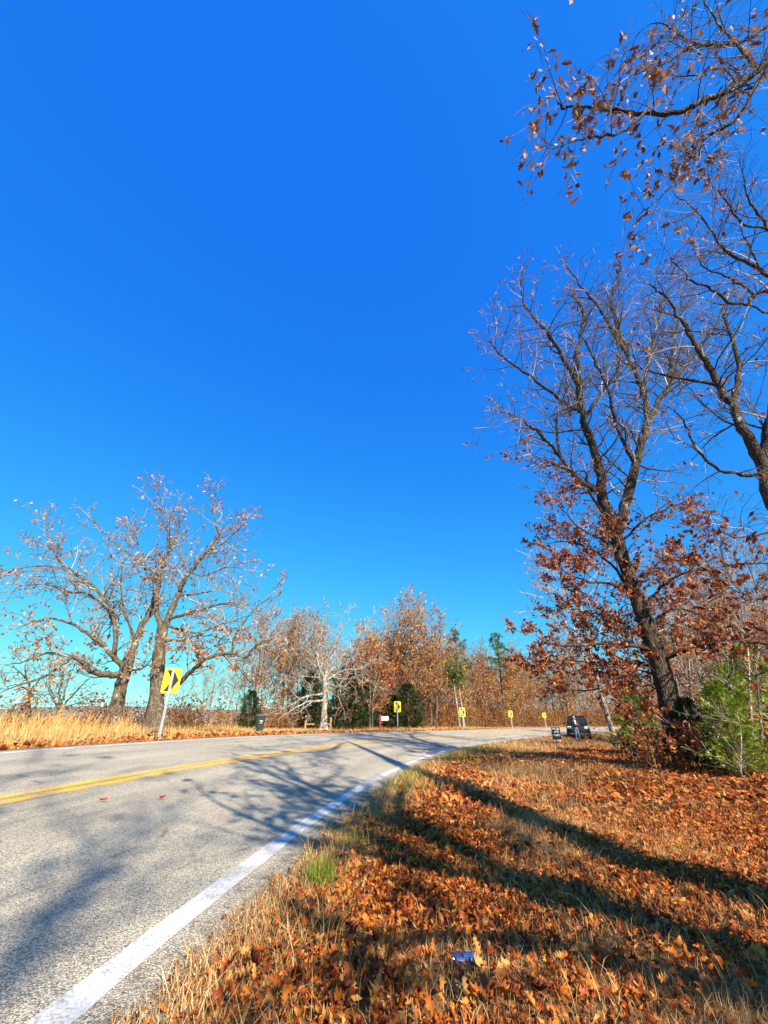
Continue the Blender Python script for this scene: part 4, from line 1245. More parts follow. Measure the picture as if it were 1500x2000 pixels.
for q, i in enumerate(pick):
    o = bpy.data.objects.new('leaf', PIECE_MESH(M['litter_piece'], q % len(LEAF)))
    COL.objects.link(o); o.parent = GROUND
    o.matrix_basis = Matrix([list(rt[i][r_] * sz[i] * 1.08) + [p1[i][r_]] for r_ in range(3)] + [[0, 0, 0, 1]])
near_parts = []
for k in range(len(LEAF)):
    s = rest[k::len(LEAF)]
    near_parts.append((LEAF[k], s))
Vs = []; Ts = []; Ti = []; off = 0
for (bv, bt), s in near_parts:
    v = np.einsum('nij,nvj->nvi', rt[s], bv[None] * sz[s][:, None, None]) + p1[s][:, None, :]
    Vs.append(v.reshape(-1, 3)); Ts.append((bt[None] + (np.arange(len(s)) * len(bv))[:, None, None]).reshape(-1, 3) + off)
    Ti.append(np.repeat(NR.random(len(s)), len(bv))); off += len(s) * len(bv)
o = make('fallen_leaves', np.concatenate(Vs), tris=np.concatenate(Ts), material=M['litter'], attrs={'tint': np.concatenate(Ti)})
props(o, 'carpet of curled orange brown oak leaves on the near verge', kind='stuff')
print('near leaves', len(p1))
p2, d2 = pts_in(100000, -1, 19, 6.0, 20, lambda x, y, d: (d < -.55) & inview(x, y) & (NR.random(len(x)) < np.clip(.5 + .42 * nz(x, y, 1.1) + .3 * smooth(x / y, .35, .6), .06, 1) * smooth(-d, .35, 1.6)))
p2[:, 2] += NR.uniform(0, .06, len(p2))
o = scatter('fallen_leaves', *MIDLEAF, p2, rand_rot(len(p2), .5), NR.uniform(.07, .14, len(p2)), M['litter'])
props(o, 'orange brown oak leaves scattered over the middle of the verge', kind='stuff')
p3, d3 = pts_in(60000, 1, 45, 19, 60, lambda x, y, d: (d < -.6) & inview(x, y) & (NR.random(len(x)) < np.clip(.4 + .4 * nz(x, y, 2.5), .05, 1)))
p3[:, 2] += NR.uniform(0, .06, len(p3))
o = scatter('fallen_leaves', *QLEAF, p3, rand_rot(len(p3), .4), NR.uniform(.1, .22, len(p3)), M['litter'])
props(o, 'rusty leaves scattered over the far verge around the parked vehicle', kind='stuff')
p4, d4 = pts_in(60000, -34, 20, 4, 48, lambda x, y, d: (d > 7.05) & (d < 10.5) & (NR.random(len(x)) < np.clip(1.1 - (d - 7.1) / 3.2, .05, 1)))
p4[:, 2] += NR.uniform(0, .08, len(p4))
o = scatter('fallen_leaves', *QLEAF, p4, rand_rot(len(p4), .35), NR.uniform(.08, .17, len(p4)), M['litter'])
props(o, 'band of orange leaves along the far edge of the road', kind='stuff')
print('mid/far leaves', len(p2), len(p3), len(p4))
# dry grass on the near verge
g1, gd1 = pts_in(150000, -2.5, 7.5, .9, 6.5, lambda x, y, d: (d < -.42 - .1 * NR.random(len(d))) & inview(x, y) & (NR.random(len(x)) < np.clip(.36 - .55 * nz(x, y, .55), .03, 1) * (1 - .6 * smooth(x, 2.5, 5)) + .5 * (1 - smooth(-d, .5, .95))))
o = blades('dry_grass', g1, NR.uniform(.03, .12, len(g1)) + .1 * (NR.random(len(g1)) < .02), NR.uniform(.0015, .0035, len(g1)), NR.uniform(.2, 1.1, len(g1)), M['drygrass'], seg=3)
props(o, 'straw coloured dry grass poking through the near leaves', kind='stuff')
g2, gd2 = pts_in(150000, -1, 19, 6.2, 22, lambda x, y, d: (d < -.45) & inview(x, y) & (NR.random(len(x)) < np.clip(.38 - .5 * nz(x, y, 1.1), .04, 1) * (1 - .75 * smooth(x / y, .35, .6)) + .5 * (1 - smooth(-d, .5, 1.3))))
o = blades('dry_grass', g2, NR.uniform(.06, .2, len(g2)), NR.uniform(.005, .009, len(g2)), NR.uniform(.2, .9, len(g2)), M['drygrass'], seg=2)
props(o, 'dry straw grass over the middle of the verge', kind='stuff')
g3, gd3 = pts_in(60000, 1, 40, 21, 60, lambda x, y, d: (d < -.45) & inview(x, y))
o = blades('dry_grass', g3, NR.uniform(.08, .3, len(g3)), NR.uniform(.012, .025, len(g3)), NR.uniform(.2, .8, len(g3)), M['drygrass'], seg=2)
props(o, 'dry straw grass on the far verge', kind='stuff')
print('grass', len(g1), len(g2), len(g3))
# green tufts near the pavement
tf = []
for (u, v, Yg, n, sp_, hh) in ((628, 1720, 0, 260, .055, .2), (690, 1645, 0, 130, .1, .15), (668, 1760, 0, 40, .1, .1), (800, 1515, 0, 300, .3, .16), (790, 1535, 0, 200, .25, .15), (880, 1480, 0, 300, .5, .22), (945, 1458, 0, 400, .9, .25), (960, 1450, 0, 300, .9, .22), (1330, 1635, 0, 60, .12, .08), (905, 1468, 0, 220, .7, .25)):
    x, yy, z = ray(u, v); t = (H - 0.0) / -z
    tf.append((np.stack([x * t + NR.normal(0, sp_, n), yy * t + NR.normal(0, sp_, n)], 1), hh))
for k, (xy, hh) in enumerate(tf):
    dd_, _ = road_d(xy[:, 0], xy[:, 1]); xy = xy[dd_ < -.35]
    pos = np.stack([xy[:, 0], xy[:, 1], ground(xy[:, 0], xy[:, 1])], 1)
    if len(pos) == 0: continue
    w_ = .004 if xy[:, 1].mean() < 7 else .009
    o = blades('green_grass', pos, NR.uniform(.5, 1.2, len(pos)) * hh, np.full(len(pos), w_), NR.uniform(.1, .7, len(pos)), M['greengrass'], seg=3)
    props(o, 'tuft of green grass in the dry verge beside the road', kind='stuff')
# tall bent stalks at the bottom left of the verge
st_, sd_ = pts_in(1300, -2.2, 0.2, 1.1, 3.2, lambda x, y, d: (d < -.4) & (d > -.95) & (NR.random(len(x)) < .5 + .5 * nz(x, y, .3)))
o = blades('dry_grass', st_, NR.uniform(.08, .3, len(st_)), NR.uniform(.0025, .005, len(st_)), NR.uniform(.2, .9, len(st_)), M['tallgrass'], seg=3)
props(o, 'long golden grass stalks at the ragged pavement edge', kind='stuff')
# the ragged pavement edge: stone chips, leaf bits and short straw, laid along the line of the road
def band(n, y0, y1, d0, d1, pw=1.6, dpow=1.0):
    i0 = int(np.abs(CV[:, 1] - y0).argmin()); i1 = int(np.abs(CV[:, 1] - y1).argmin())
    f = i0 + (i1 - i0) * NR.random(n) ** pw; i = f.astype(int); fr = (f - i)[:, None]
    d = d0 + (d1 - d0) * NR.random(n) ** dpow
    xy = (CV[i] * (1 - fr) + CV[i + 1] * fr) + (_N[i] * (1 - fr) + _N[i + 1] * fr) * d[:, None]
    rag = .09 * nz(xy[:, 0], xy[:, 1], .22) + .05 * nz(xy[:, 1], xy[:, 0], .07)
    k = d < -.3 + rag
    xy = xy[k]; d = d[k]
    z = ground(xy[:, 0], xy[:, 1])
    return np.stack([xy[:, 0], xy[:, 1], z], 1), d
gv, gvd = band(9000, .8, 18, -.2, -.62)
STONE = (np.array([(.5, .1, 0), (-.5, -.05, .05), (0, .45, .03), (.05, -.5, 0), (.1, 0, .4), (-.1, .05, -.3)]), np.array([(0, 2, 4), (2, 1, 4), (1, 3, 4), (3, 0, 4), (2, 0, 5), (1, 2, 5), (3, 1, 5), (0, 3, 5)]))
gv[:, 2] += .002
o = scatter('gravel', *STONE, gv, rand_rot(len(gv), .3), NR.uniform(.006, .02, len(gv)), leafmat('stone_chip', [(0, (.06, .057, .05)), (.5, (.26, .24, .2)), (1, (.5, .47, .4))], 0, rough=.9))
props(o, 'loose grey stone chips along the broken pavement edge', kind='stuff')
eb, ebd = band(9000, .8, 20, -.16, -.8, dpow=.7)
eb[:, 2] += NR.uniform(.002, .016, len(eb)) + .006 * (ebd > -.36)
o = scatter('leaf_litter', *MIDLEAF, eb, rand_rot(len(eb), .55), NR.uniform(.012, .045, len(eb)), M['litter'])
props(o, 'broken leaf bits gathered along the pavement edge', kind='stuff')
eg, egd = band(26000, .8, 18, -.22, -.95)
o = blades('dry_grass', eg, NR.uniform(.02, .1, len(eg)) + .14 * (NR.random(len(eg)) < .03), NR.uniform(.0018, .004, len(eg)) * (1 + .1 * eg[:, 1]), NR.uniform(.4, 1.3, len(eg)), M['drygrass'], seg=2)
props(o, 'ragged short straw overlapping the pavement edge', kind='stuff')
# left bank: short straw and tall golden grass
b1, bd1 = pts_in(120000, -40, 16, 3, 50, lambda x, y, d: (d > 7.2) & (d < 16) & (NR.random(len(x)) < np.clip(.8 + .3 * nz(x, y, 2), .2, 1)))
b1h = NR.uniform(.1, .32, len(b1)) * smooth(bd1, 7, 9) + .04
b1h = np.where((b1[:, 0] > -9) & (b1[:, 0] < -1) & (b1[:, 1] > 18) & (b1[:, 1] < 37), b1h * .45, b1h)
o = blades('dry_grass', b1, b1h, NR.uniform(.01, .02, len(b1)), NR.uniform(.1, .7, len(b1)), M['tallgrass'], seg=2)
props(o, 'short golden straw on the bank beyond the road', kind='stuff')
b2, bd2 = pts_in(150000, -46, 4, 6, 42, lambda x, y, d: (d > 9.3) & (d < 20) & (NR.random(len(x)) < np.clip(.5 + .55 * nz(x, y, 2.2), 0, 1) * smooth(d, 9.3, 11.5) * smooth(-x, 9.5, 13)))
o = blades('tall_grass', b2, NR.uniform(.4, 1.15, len(b2)) * (.65 + .35 * smooth(-b2[:, 0], 12, 16)), NR.uniform(.012, .024, len(b2)), NR.uniform(.05, .5, len(b2)), M['tallgrass'], seg=3)
props(o, 'tall golden dry grass along the left bank beyond the road', kind='stuff')
print('bank grass', len(b1), len(b2))
# brush under the trees
def brush(label, P_, hgt, nleaf, spread, size, lm=None, stems=True, nm='undergrowth'):
    n = len(P_)
    h_ = NR.uniform(.5, 1.1, n) * hgt
    if stems:
        o = blades('brush_stems', P_, h_, np.full(n, .018 * size / .15), NR.uniform(.1, .6, n), M['stems'], seg=3)
        props(o, label + ', bare stems', kind='stuff')
    k = NR.integers(0, n, nleaf)
    pos = P_[k] + NR.normal(0, 1, (nleaf, 3)) * np.array([spread, spread, 0]) + np.array([0, 0, 1]) * (h_[k] * NR.uniform(.05, 1.05, nleaf))[:, None]
    tint = np.clip(.45 + .35 * nz(pos[:, 0], pos[:, 1] + pos[:, 2] * .5, 1.4) + NR.normal(0, .18, nleaf), 0, 1)
    o = scatter(nm, *QLEAF, pos, rand_rot(nleaf, .05), NR.uniform(.5, 1.3, nleaf) * size, lm or M['brush'], tint=tint)
    props(o, label, kind='stuff')
q1, _ = pts_in(16000, -16, 75, 24, 100, lambda x, y, d: (d > 11.0 + 6.5 * (x < 0)) & (d < 27) & (x > -12 + (y - 30) * .2) & (NR.random(len(x)) < .7))
brush('rusty undergrowth filling the wood across the road', q1, 2.6, 90000, .35, .16)
q2, _ = pts_in(9000, 6, 60, 9, 70, lambda x, y, d: (d < -6.2 - .06 * y) & (x / y > .5) & (x / y < 1.6) & ((y > 13) | (x > 8)))
brush('tangled brown undergrowth in the wood on the right', q2, 1.5, 30000, .3, .13)
q3, _ = pts_in(900, 5.4, 9.6, 9.8, 17, lambda x, y, d: (np.abs(x - (3.0 + .4 * y) ) < 1.2) & (x / y > .45))
brush('twiggy brown brush around the foot of the big oak', q3, .8, 4200, .15, .1)
q6, _ = pts_in(1500, 7, 18, 9.2, 22, lambda x, y, d: (x / y > .62) & (x / y < 1.25) & (d < -5) & (NR.random(len(x)) < .7))
brush('tan tangled brush and dead stems under the saplings on the right', q6, 1.4, 5500, .2, .09)
q4, _ = pts_in(2400, -30, 0, 18, 42, lambda x, y, d: (d > 13.5 + 2.5 * (x > -9.5)) & (d < 21) & (NR.random(len(x)) < .4 + .6 * nz(x, y, 2)))
brush('brown weeds and low brush behind the golden grass', q4, 1.5, 12000, .35, .11)
q5, _ = pts_in(500, -24, -17, 22, 28, None)
brush('rust red brambles behind the tall grass at the left', q5, .9, 4500, .3, .15, lm=M['redleaf'], nm='bramble_undergrowth')
# far wood backdrop: dense distant treeline as one mass
qb, _ = pts_in(5000, -10, 150, 55, 170, lambda x, y, d: ((d > 27) | (d < -14)) & (x > -8) & (y > 50))
brush('dense grey brown wood far behind the nearer trees', qb, 9.0, 80000, 1.2, .36, lm=leafmat('far_wood', [(0, (.1, .04, .02)), (.5, (.3, .13, .045)), (1, (.42, .26, .13))], .2), nm='far_woods')

# ------------------------------------------------------------------ road signs
M['signy'] = plain('sign_yellow', (.72, .56, .01), .45, var=.05)
M['signk'] = plain('sign_black', (.012, .012, .012), .5)
M['galv'] = plain('galvanised_steel', (.33, .34, .35), .5, .5, .2, 14)
M['signback'] = plain('bare_aluminium', (.5, .5, .5), .4, .7)
def chevron(label, u, vb, vt0, vt1, Y, w, lean=0.0, yaw=0.0, lit=True):
    p = P(u, vb, Y); z0 = gz(p.x, p.y)
    root = thing('chevron_sign', label, 'road sign', (p.x, p.y, z0), 'chevron signs round the bend')
    zb = P(u, vt1, Y).z - z0; zt = P(u, vt0, Y).z - z0
    h = zt - zb
    root.rotation_euler = (0, lean, yaw)
    bm = bmesh.new()      # U-channel post in front of the panel
    bx(bm, (0, -.025, (zt - .02) / 2 - .2), (.055, .012, zt + .36))
    for s in (-1, 1):
        bx(bm, (s * .034, -.014, (zt - .02) / 2 - .2), (.012, .034, zt + .36))
    bm_obj('post', bm, M['galv'], root)
    bm = bmesh.new(); bx(bm, (0, .012, zb + h / 2), (w, .006, h))
    es = [e for e in bm.edges if abs(e.verts[0].co.y - e.verts[1].co.y) > .003]
    bmesh.ops.bevel(bm, geom=es, offset=w * .07, segments=3, affect='EDGES')
    pan = bm_obj('panel', bm, M['signy'], root)
    bm = bmesh.new()
    a, b_ = w * .5, h * .5; t = w * .34
    pts = [(-a * .72, b_ * .84), (-a * .72 + t * 1.15, b_ * .84), (a * .82, 0), (-a * .72 + t * 1.15, -b_ * .84), (-a * .72, -b_ * .84), (a * .82 - t * 1.15, 0)]
    f = [bm.verts.new((x, .007, zb + h / 2 + y)) for x, y in pts]
    g = [bm.verts.new((x, .0085, zb + h / 2 + y)) for x, y in pts]
    bm.faces.new([f[0], f[1], f[2], f[5]][::-1]); bm.faces.new([f[5], f[2], f[3], f[4]][::-1])
    bmesh.ops.recalc_face_normals(bm, faces=bm.faces)
    for v in g: bm.verts.remove(v)
    o = bm_obj('chevron_arrow', bm, M['signk'], pan)
    bm = bmesh.new()
    for zz in (zb + h * .2, zb + h * .8): cyl(bm, (0, -.04, zz), (0, .012, zz), .009, n=8)
    bm_obj('bolt', bm, M['galv'], root)
    return root
chevron('large yellow chevron sign on a leaning steel post in front of the two old oaks', 310, 1446, 1305, 1354, 14.0, .53, lean=-.02, yaw=.25)
chevron('yellow chevron sign beside the dark cedar, just right of the white mailbox', 777, 1428, 1370, 1391, 32.5, .5, lean=.0)
chevron('yellow chevron sign in front of the two thin pale leaning trunks', 906, 1425, 1382, 1400, 43, .56)
chevron('small yellow chevron sign in front of the rusty wood, third one from the right', 1001, 1423, 1388, 1401, 52.5, .52)
chevron('tiny far yellow chevron sign left of the parked vehicle', 1067, 1421, 1392, 1402, 59, .48)

# ------------------------------------------------------------------ mailbox, trash cart, fence brace, posts
def mailbox():
    p = P(743, 1431, 29.5); z0 = gz(p.x, p.y)
    root = thing('mailbox', 'white mailbox on a rust red wooden post at the road edge', 'mailbox', (p.x, p.y, z0))
    mr = plain('rust_red_wood', (.3, .06, .03), .8); mw = plain('white_mailbox', (.8, .8, .78), .4, var=.04)
    bm = bmesh.new(); bx(bm, (0, 0, .35), (.12, .12, 1.3), bev=.008); bm_obj('post', bm, mr, root)
    bm = bmesh.new(); bx(bm, (.2, 0, .62), (.44, .1, .06)); bx(bm, (.08, 0, .52), (.05, .05, .3), Matrix.Rotation(math.radians(40), 3, 'Y')); bm_obj('arm', bm, mr, root)
    bm = bmesh.new()
    prof = [(-.12, 0), (.12, 0), (.12, .13)] + [(.12 * math.cos(a), .13 + .12 * math.sin(a)) for a in [math.pi * k / 8 for k in range(1, 8)]] + [(-.12, .13)]
    for x in (.05, .53):
        pass
    A = [bm.verts.new((.05, y, .655 + z)) for y, z in prof]; B = [bm.verts.new((.53, y, .655 + z)) for y, z in prof]
    bm.faces.new(A[::-1]); bm.faces.new(B)
    for i in range(len(A)): bm.faces.new((A[i], A[(i + 1) % len(A)], B[(i + 1) % len(A)], B[i]))
    bmesh.ops.recalc_face_normals(bm, faces=bm.faces)
    body = bm_obj('box', bm, mw, root)
    bm = bmesh.new(); bx(bm, (.29, -.122, .74), (.2, .003, .07)); bm_obj('number_plate', bm, plain('pale_grey_plate', (.5, .52, .54), .5), root)
    bm = bmesh.new(); bx(bm, (.42, -.128, .8), (.02, .008, .12)); bm_obj('flag', bm, plain('grey_flag', (.45, .46, .5), .5), root)
    bm = bmesh.new(); bx(bm, (.542, 0, .75), (.012, .235, .17), bev=.004); d = bm_obj('door', bm, mw, root)
    bm = bmesh.new(); bx(bm, (.56, 0, .83), (.025, .05, .015)); bm_obj('handle', bm, M['galv'], d)
mailbox()

def cart():
    p = P(505, 1435, 23); z0 = gz(p.x, p.y)
    root = thing('trash_cart', 'dark green wheeled trash cart with white emblems standing in the grass', 'trash cart', (p.x, p.y, z0), rz=.35)
    root.scale = (.84, .84, .84)
    g = plain('dark_green_plastic', (.018, .035, .034), .45, var=.1); k = plain('black_plastic', (.012, .012, .013), .45)
    bm = bmesh.new()
    lv = [(0, .2, .2), (.12, .22, .225), (.75, .275, .3), (.78, .3, .325), (.84, .3, .325)]
    rings = []
    for z, a, b in lv:
        ring = []
        for q in range(16):
            t = 2 * math.pi * q / 16 + math.pi / 16
            cx, cy = math.copysign(abs(math.cos(t)) ** .45, math.cos(t)), math.copysign(abs(math.sin(t)) ** .45, math.sin(t))
            ring.append(bm.verts.new((a * cx, b * cy, z)))
        rings.append(ring)
    for a, b in zip(rings, rings[1:]):
        for q in range(16): bm.faces.new((a[q], a[(q + 1) % 16], b[(q + 1) % 16], b[q]))
    bm.faces.new(rings[0][::-1]); bm.faces.new(rings[-1])
    bm_obj('body', bm, g, root)
    bm = bmesh.new(); bx(bm, (0, -.01, .875), (.64, .7, .055), bev=.025); bx(bm, (0, .0, .905), (.5, .5, .03), bev=.012)
    bm_obj('lid', bm, k, root)
    bm = bmesh.new(); cyl(bm, (-.27, .38, .84), (.27, .38, .84), .018); bx(bm, (-.2, .35, .83), (.03, .08, .05)); bx(bm, (.2, .35, .83), (.03, .08, .05)); bm_obj('handle', bm, k, root)
    for s in (-1, 1):
        bm = bmesh.new(); cyl(bm, (s * .24, .24, .1), (s * .3, .24, .1), .11, n=18); bm_obj('wheel', bm, k, root)
    bm = bmesh.new(); bx(bm, (0, -.272, .42), (.22, .04, .05), bev=.008); bm_obj('lift_bar', bm, g, root)
    w = plain('white_print', (.85, .85, .85), .5, var=.02)
    # ring of three arrows, a plain recycling emblem, on the front and on the side
    def emblem(mtx):
        bm = bmesh.new()
        for q in range(3):
            a0 = 2 * math.pi * q / 3 + .25
            for j in range(4):
                a, b = a0 + j * .38, a0 + j * .38 + .36
                vs = [bm.verts.new(mtx @ Vector((r * math.cos(t), r * math.sin(t), 0))) for r, t in ((.045, a), (.1, a), (.1, b), (.045, b))]
                bm.faces.new(vs)
        bmesh.ops.recalc_face_normals(bm, faces=bm.faces)
        bm_obj('emblem', bm, w, root)
    emblem(Matrix.Translation((.03, -.278, .63)) @ Matrix.Rotation(math.radians(86), 4, 'X'))
    emblem(Matrix.Translation((-.268, -.02, .66)) @ Matrix.Rotation(math.radians(-86), 4, 'Y') @ Matrix.Rotation(math.radians(90), 4, 'Z'))
    bm = bmesh.new(); bx(bm, (.03, -.262, .47), (.16, .006, .03)); bm_obj('label_strip', bm, plain('pale_label', (.5, .5, .47), .5), root)
cart()

M['newwood'] = barkmat('pale_timber', (.42, .27, .11), (.62, .44, .22), (.66, .5, .28), .6)
def brace():
    a = P(596, 1420, 35); b = P(645, 1420, 35)
    root = thing('fence_brace', 'pair of pale timber fence posts joined by one low rail', 'fence', (a.x, a.y, gz(a.x, a.y)))
    for q, (p, v) in enumerate(((a, 1397), (b, 1401))):
        g = gz(p.x, p.y); top = P(620, v, 35).z
        bm = bmesh.new(); cyl(bm, (p.x - a.x, p.y - a.y, g - root.location.z - .3), (p.x - a.x + .02, p.y - a.y, top - root.location.z), .085, .078, n=12); bm_obj('post', bm, M['newwood'], root)
    z = P(620, 1414.5, 35).z - root.location.z
    bm = bmesh.new(); cyl(bm, (.05, -.02, z), (b.x - a.x - .05, -.02, z), .055, n=10); bm_obj('rail', bm, M['newwood'], root)
brace()
def wire_fence():
    M['tpost'] = plain('green_steel_post', (.03, .06, .05), .6); cap = plain('white_post_cap', (.8, .8, .78), .5)
    spots = [(3, 1436, 24, 1370, 16.2), (179, 1437, 185, 1377, 17.2)]
    base = P(*spots[1][:2], spots[1][4])
    root = thing('wire_fence', 'thin wire fence on green steel posts along the left bank', 'fence', (base.x, base.y, gz(base.x, base.y)))
    L = root.location; tops = []
    for u0, v0, u1, v1, Y in spots:
        a = P(u0, v0, Y); b = P(u1, v1, Y)
        a.z = gz(a.x, a.y) - .3; b = Vector((a.x + .07, a.y, b.z)); tops.append((a - L, b - L))
    d_ = tops[0][0] - tops[1][0]
    third = (tops[1][0] - d_ * 1.1, tops[1][1] - d_ * 1.1); fourth = (tops[0][0] + d_, tops[0][1] + d_)
    for a, b in tops:
        bm = bmesh.new(); c = (a + b) / 2; h = (b - a).length
        q = (b - a).to_track_quat('Z', 'Y').to_matrix()
        bx(bm, c, (.035, .008, h), q); bx(bm, c + Vector((0, .015, 0)), (.008, .03, h), q)
        po = bm_obj('post', bm, M['tpost'], root)
        bm = bmesh.new(); bx(bm, b, (.045, .03, .12), q); bm_obj('cap', bm, cap, po)
    for f in (.45, .68, .92):
        T = Tubes(); T.add([fourth[0].lerp(fourth[1], f), tops[0][0].lerp(tops[0][1], f), tops[1][0].lerp(tops[1][1], f)], [.003] * 3, 4)
        o = T.build('wire', M['galv'], None); o.parent = root
wire_fence()
def yellow_post():
    p = P(104, 1417, 19); z = gz(p.x, p.y)
    root = thing('wooden_post', 'short leaning yellowish wooden post in the tall grass at the left', 'post', (p.x, p.y, z))
    root.rotation_euler = (0, .15, .3)
    bm = bmesh.new(); cyl(bm, (0, 0, -.3), (0, 0, .95), .09, .08, n=12); bm_obj('shaft', bm, M['newwood'], root)
    bm = bmesh.new(); cyl(bm, (0, 0, .95), (0, 0, .97), .08, .06, n=12); bm_obj('cut_top', bm, M['newwood'], root)
yellow_post()

# ------------------------------------------------------------------ yard sign
def yard_sign():
    p = P(1090, 1453, 28); z0 = gz(p.x, p.y)
    root = thing('yard_sign', 'black yard sign with white lettering and a red foot, in a thin metal frame', 'sign', (p.x, p.y, z0), rz=.1)
    k = plain('sign_panel_black', (.015, .015, .017), .5); w = plain('sign_lettering_white', (.85, .85, .85), .5, var=.02); r = plain('sign_red', (.55, .03, .03), .5)
    fr = plain('dark_frame_steel', (.03, .03, .03), .5, .5)
    W_, top = .56, 1.12
    bm = bmesh.new()
    for s in (-1, 1): cyl(bm, (s * W_ / 2, .015, -.25), (s * W_ / 2, .015, top), .009, n=8)
    for z in (top, top - .07, .1): cyl(bm, (-W_ / 2, .015, z), (W_ / 2, .015, z), .007, n=8)
    bm_obj('frame', bm, fr, root)
    bm = bmesh.new(); bx(bm, (0, 0, .62), (W_ - .04, .012, .66)); pan = bm_obj('panel', bm, k, root)
    bm = bmesh.new(); bx(bm, (0, 0, .19), (W_ - .04, .012, .2)); foot = bm_obj('lower_panel', bm, r, root)
    bm = bmesh.new(); bx(bm, (0, -.008, .24), (W_ - .1, .004, .07)); bm_obj('white_band', bm, w, foot)
    for txt, z, sz_ in (('FOR ALL', .82, .125), ('LAND', .66, .15), ('COUNTY', .48, .15)):
        cu = bpy.data.curves.new('lettering', 'FONT'); cu.body = txt; cu.size = sz_; cu.align_x = 'CENTER'; cu.extrude = .002; cu.offset = .006
        t = bpy.data.objects.new('lettering', cu); COL.objects.link(t)
        bpy.context.view_layer.update()
        me = bpy.data.meshes.new_from_object(t); bpy.data.objects.remove(t)
        me.materials.clear(); me.materials.append(w)
        o = bpy.data.objects.new('lettering', me); COL.objects.link(o); o.parent = pan
        o.location = (0, -.0085, z); o.rotation_euler = (math.pi / 2, 0, 0)
        wd = max((v.co.x for v in me.vertices), default=.1) * 2
        lim = {'FOR ALL': .47, 'LAND': .34, 'COUNTY': .49}[txt]
        o.scale = (lim / wd, 1, 1)
yard_sign()

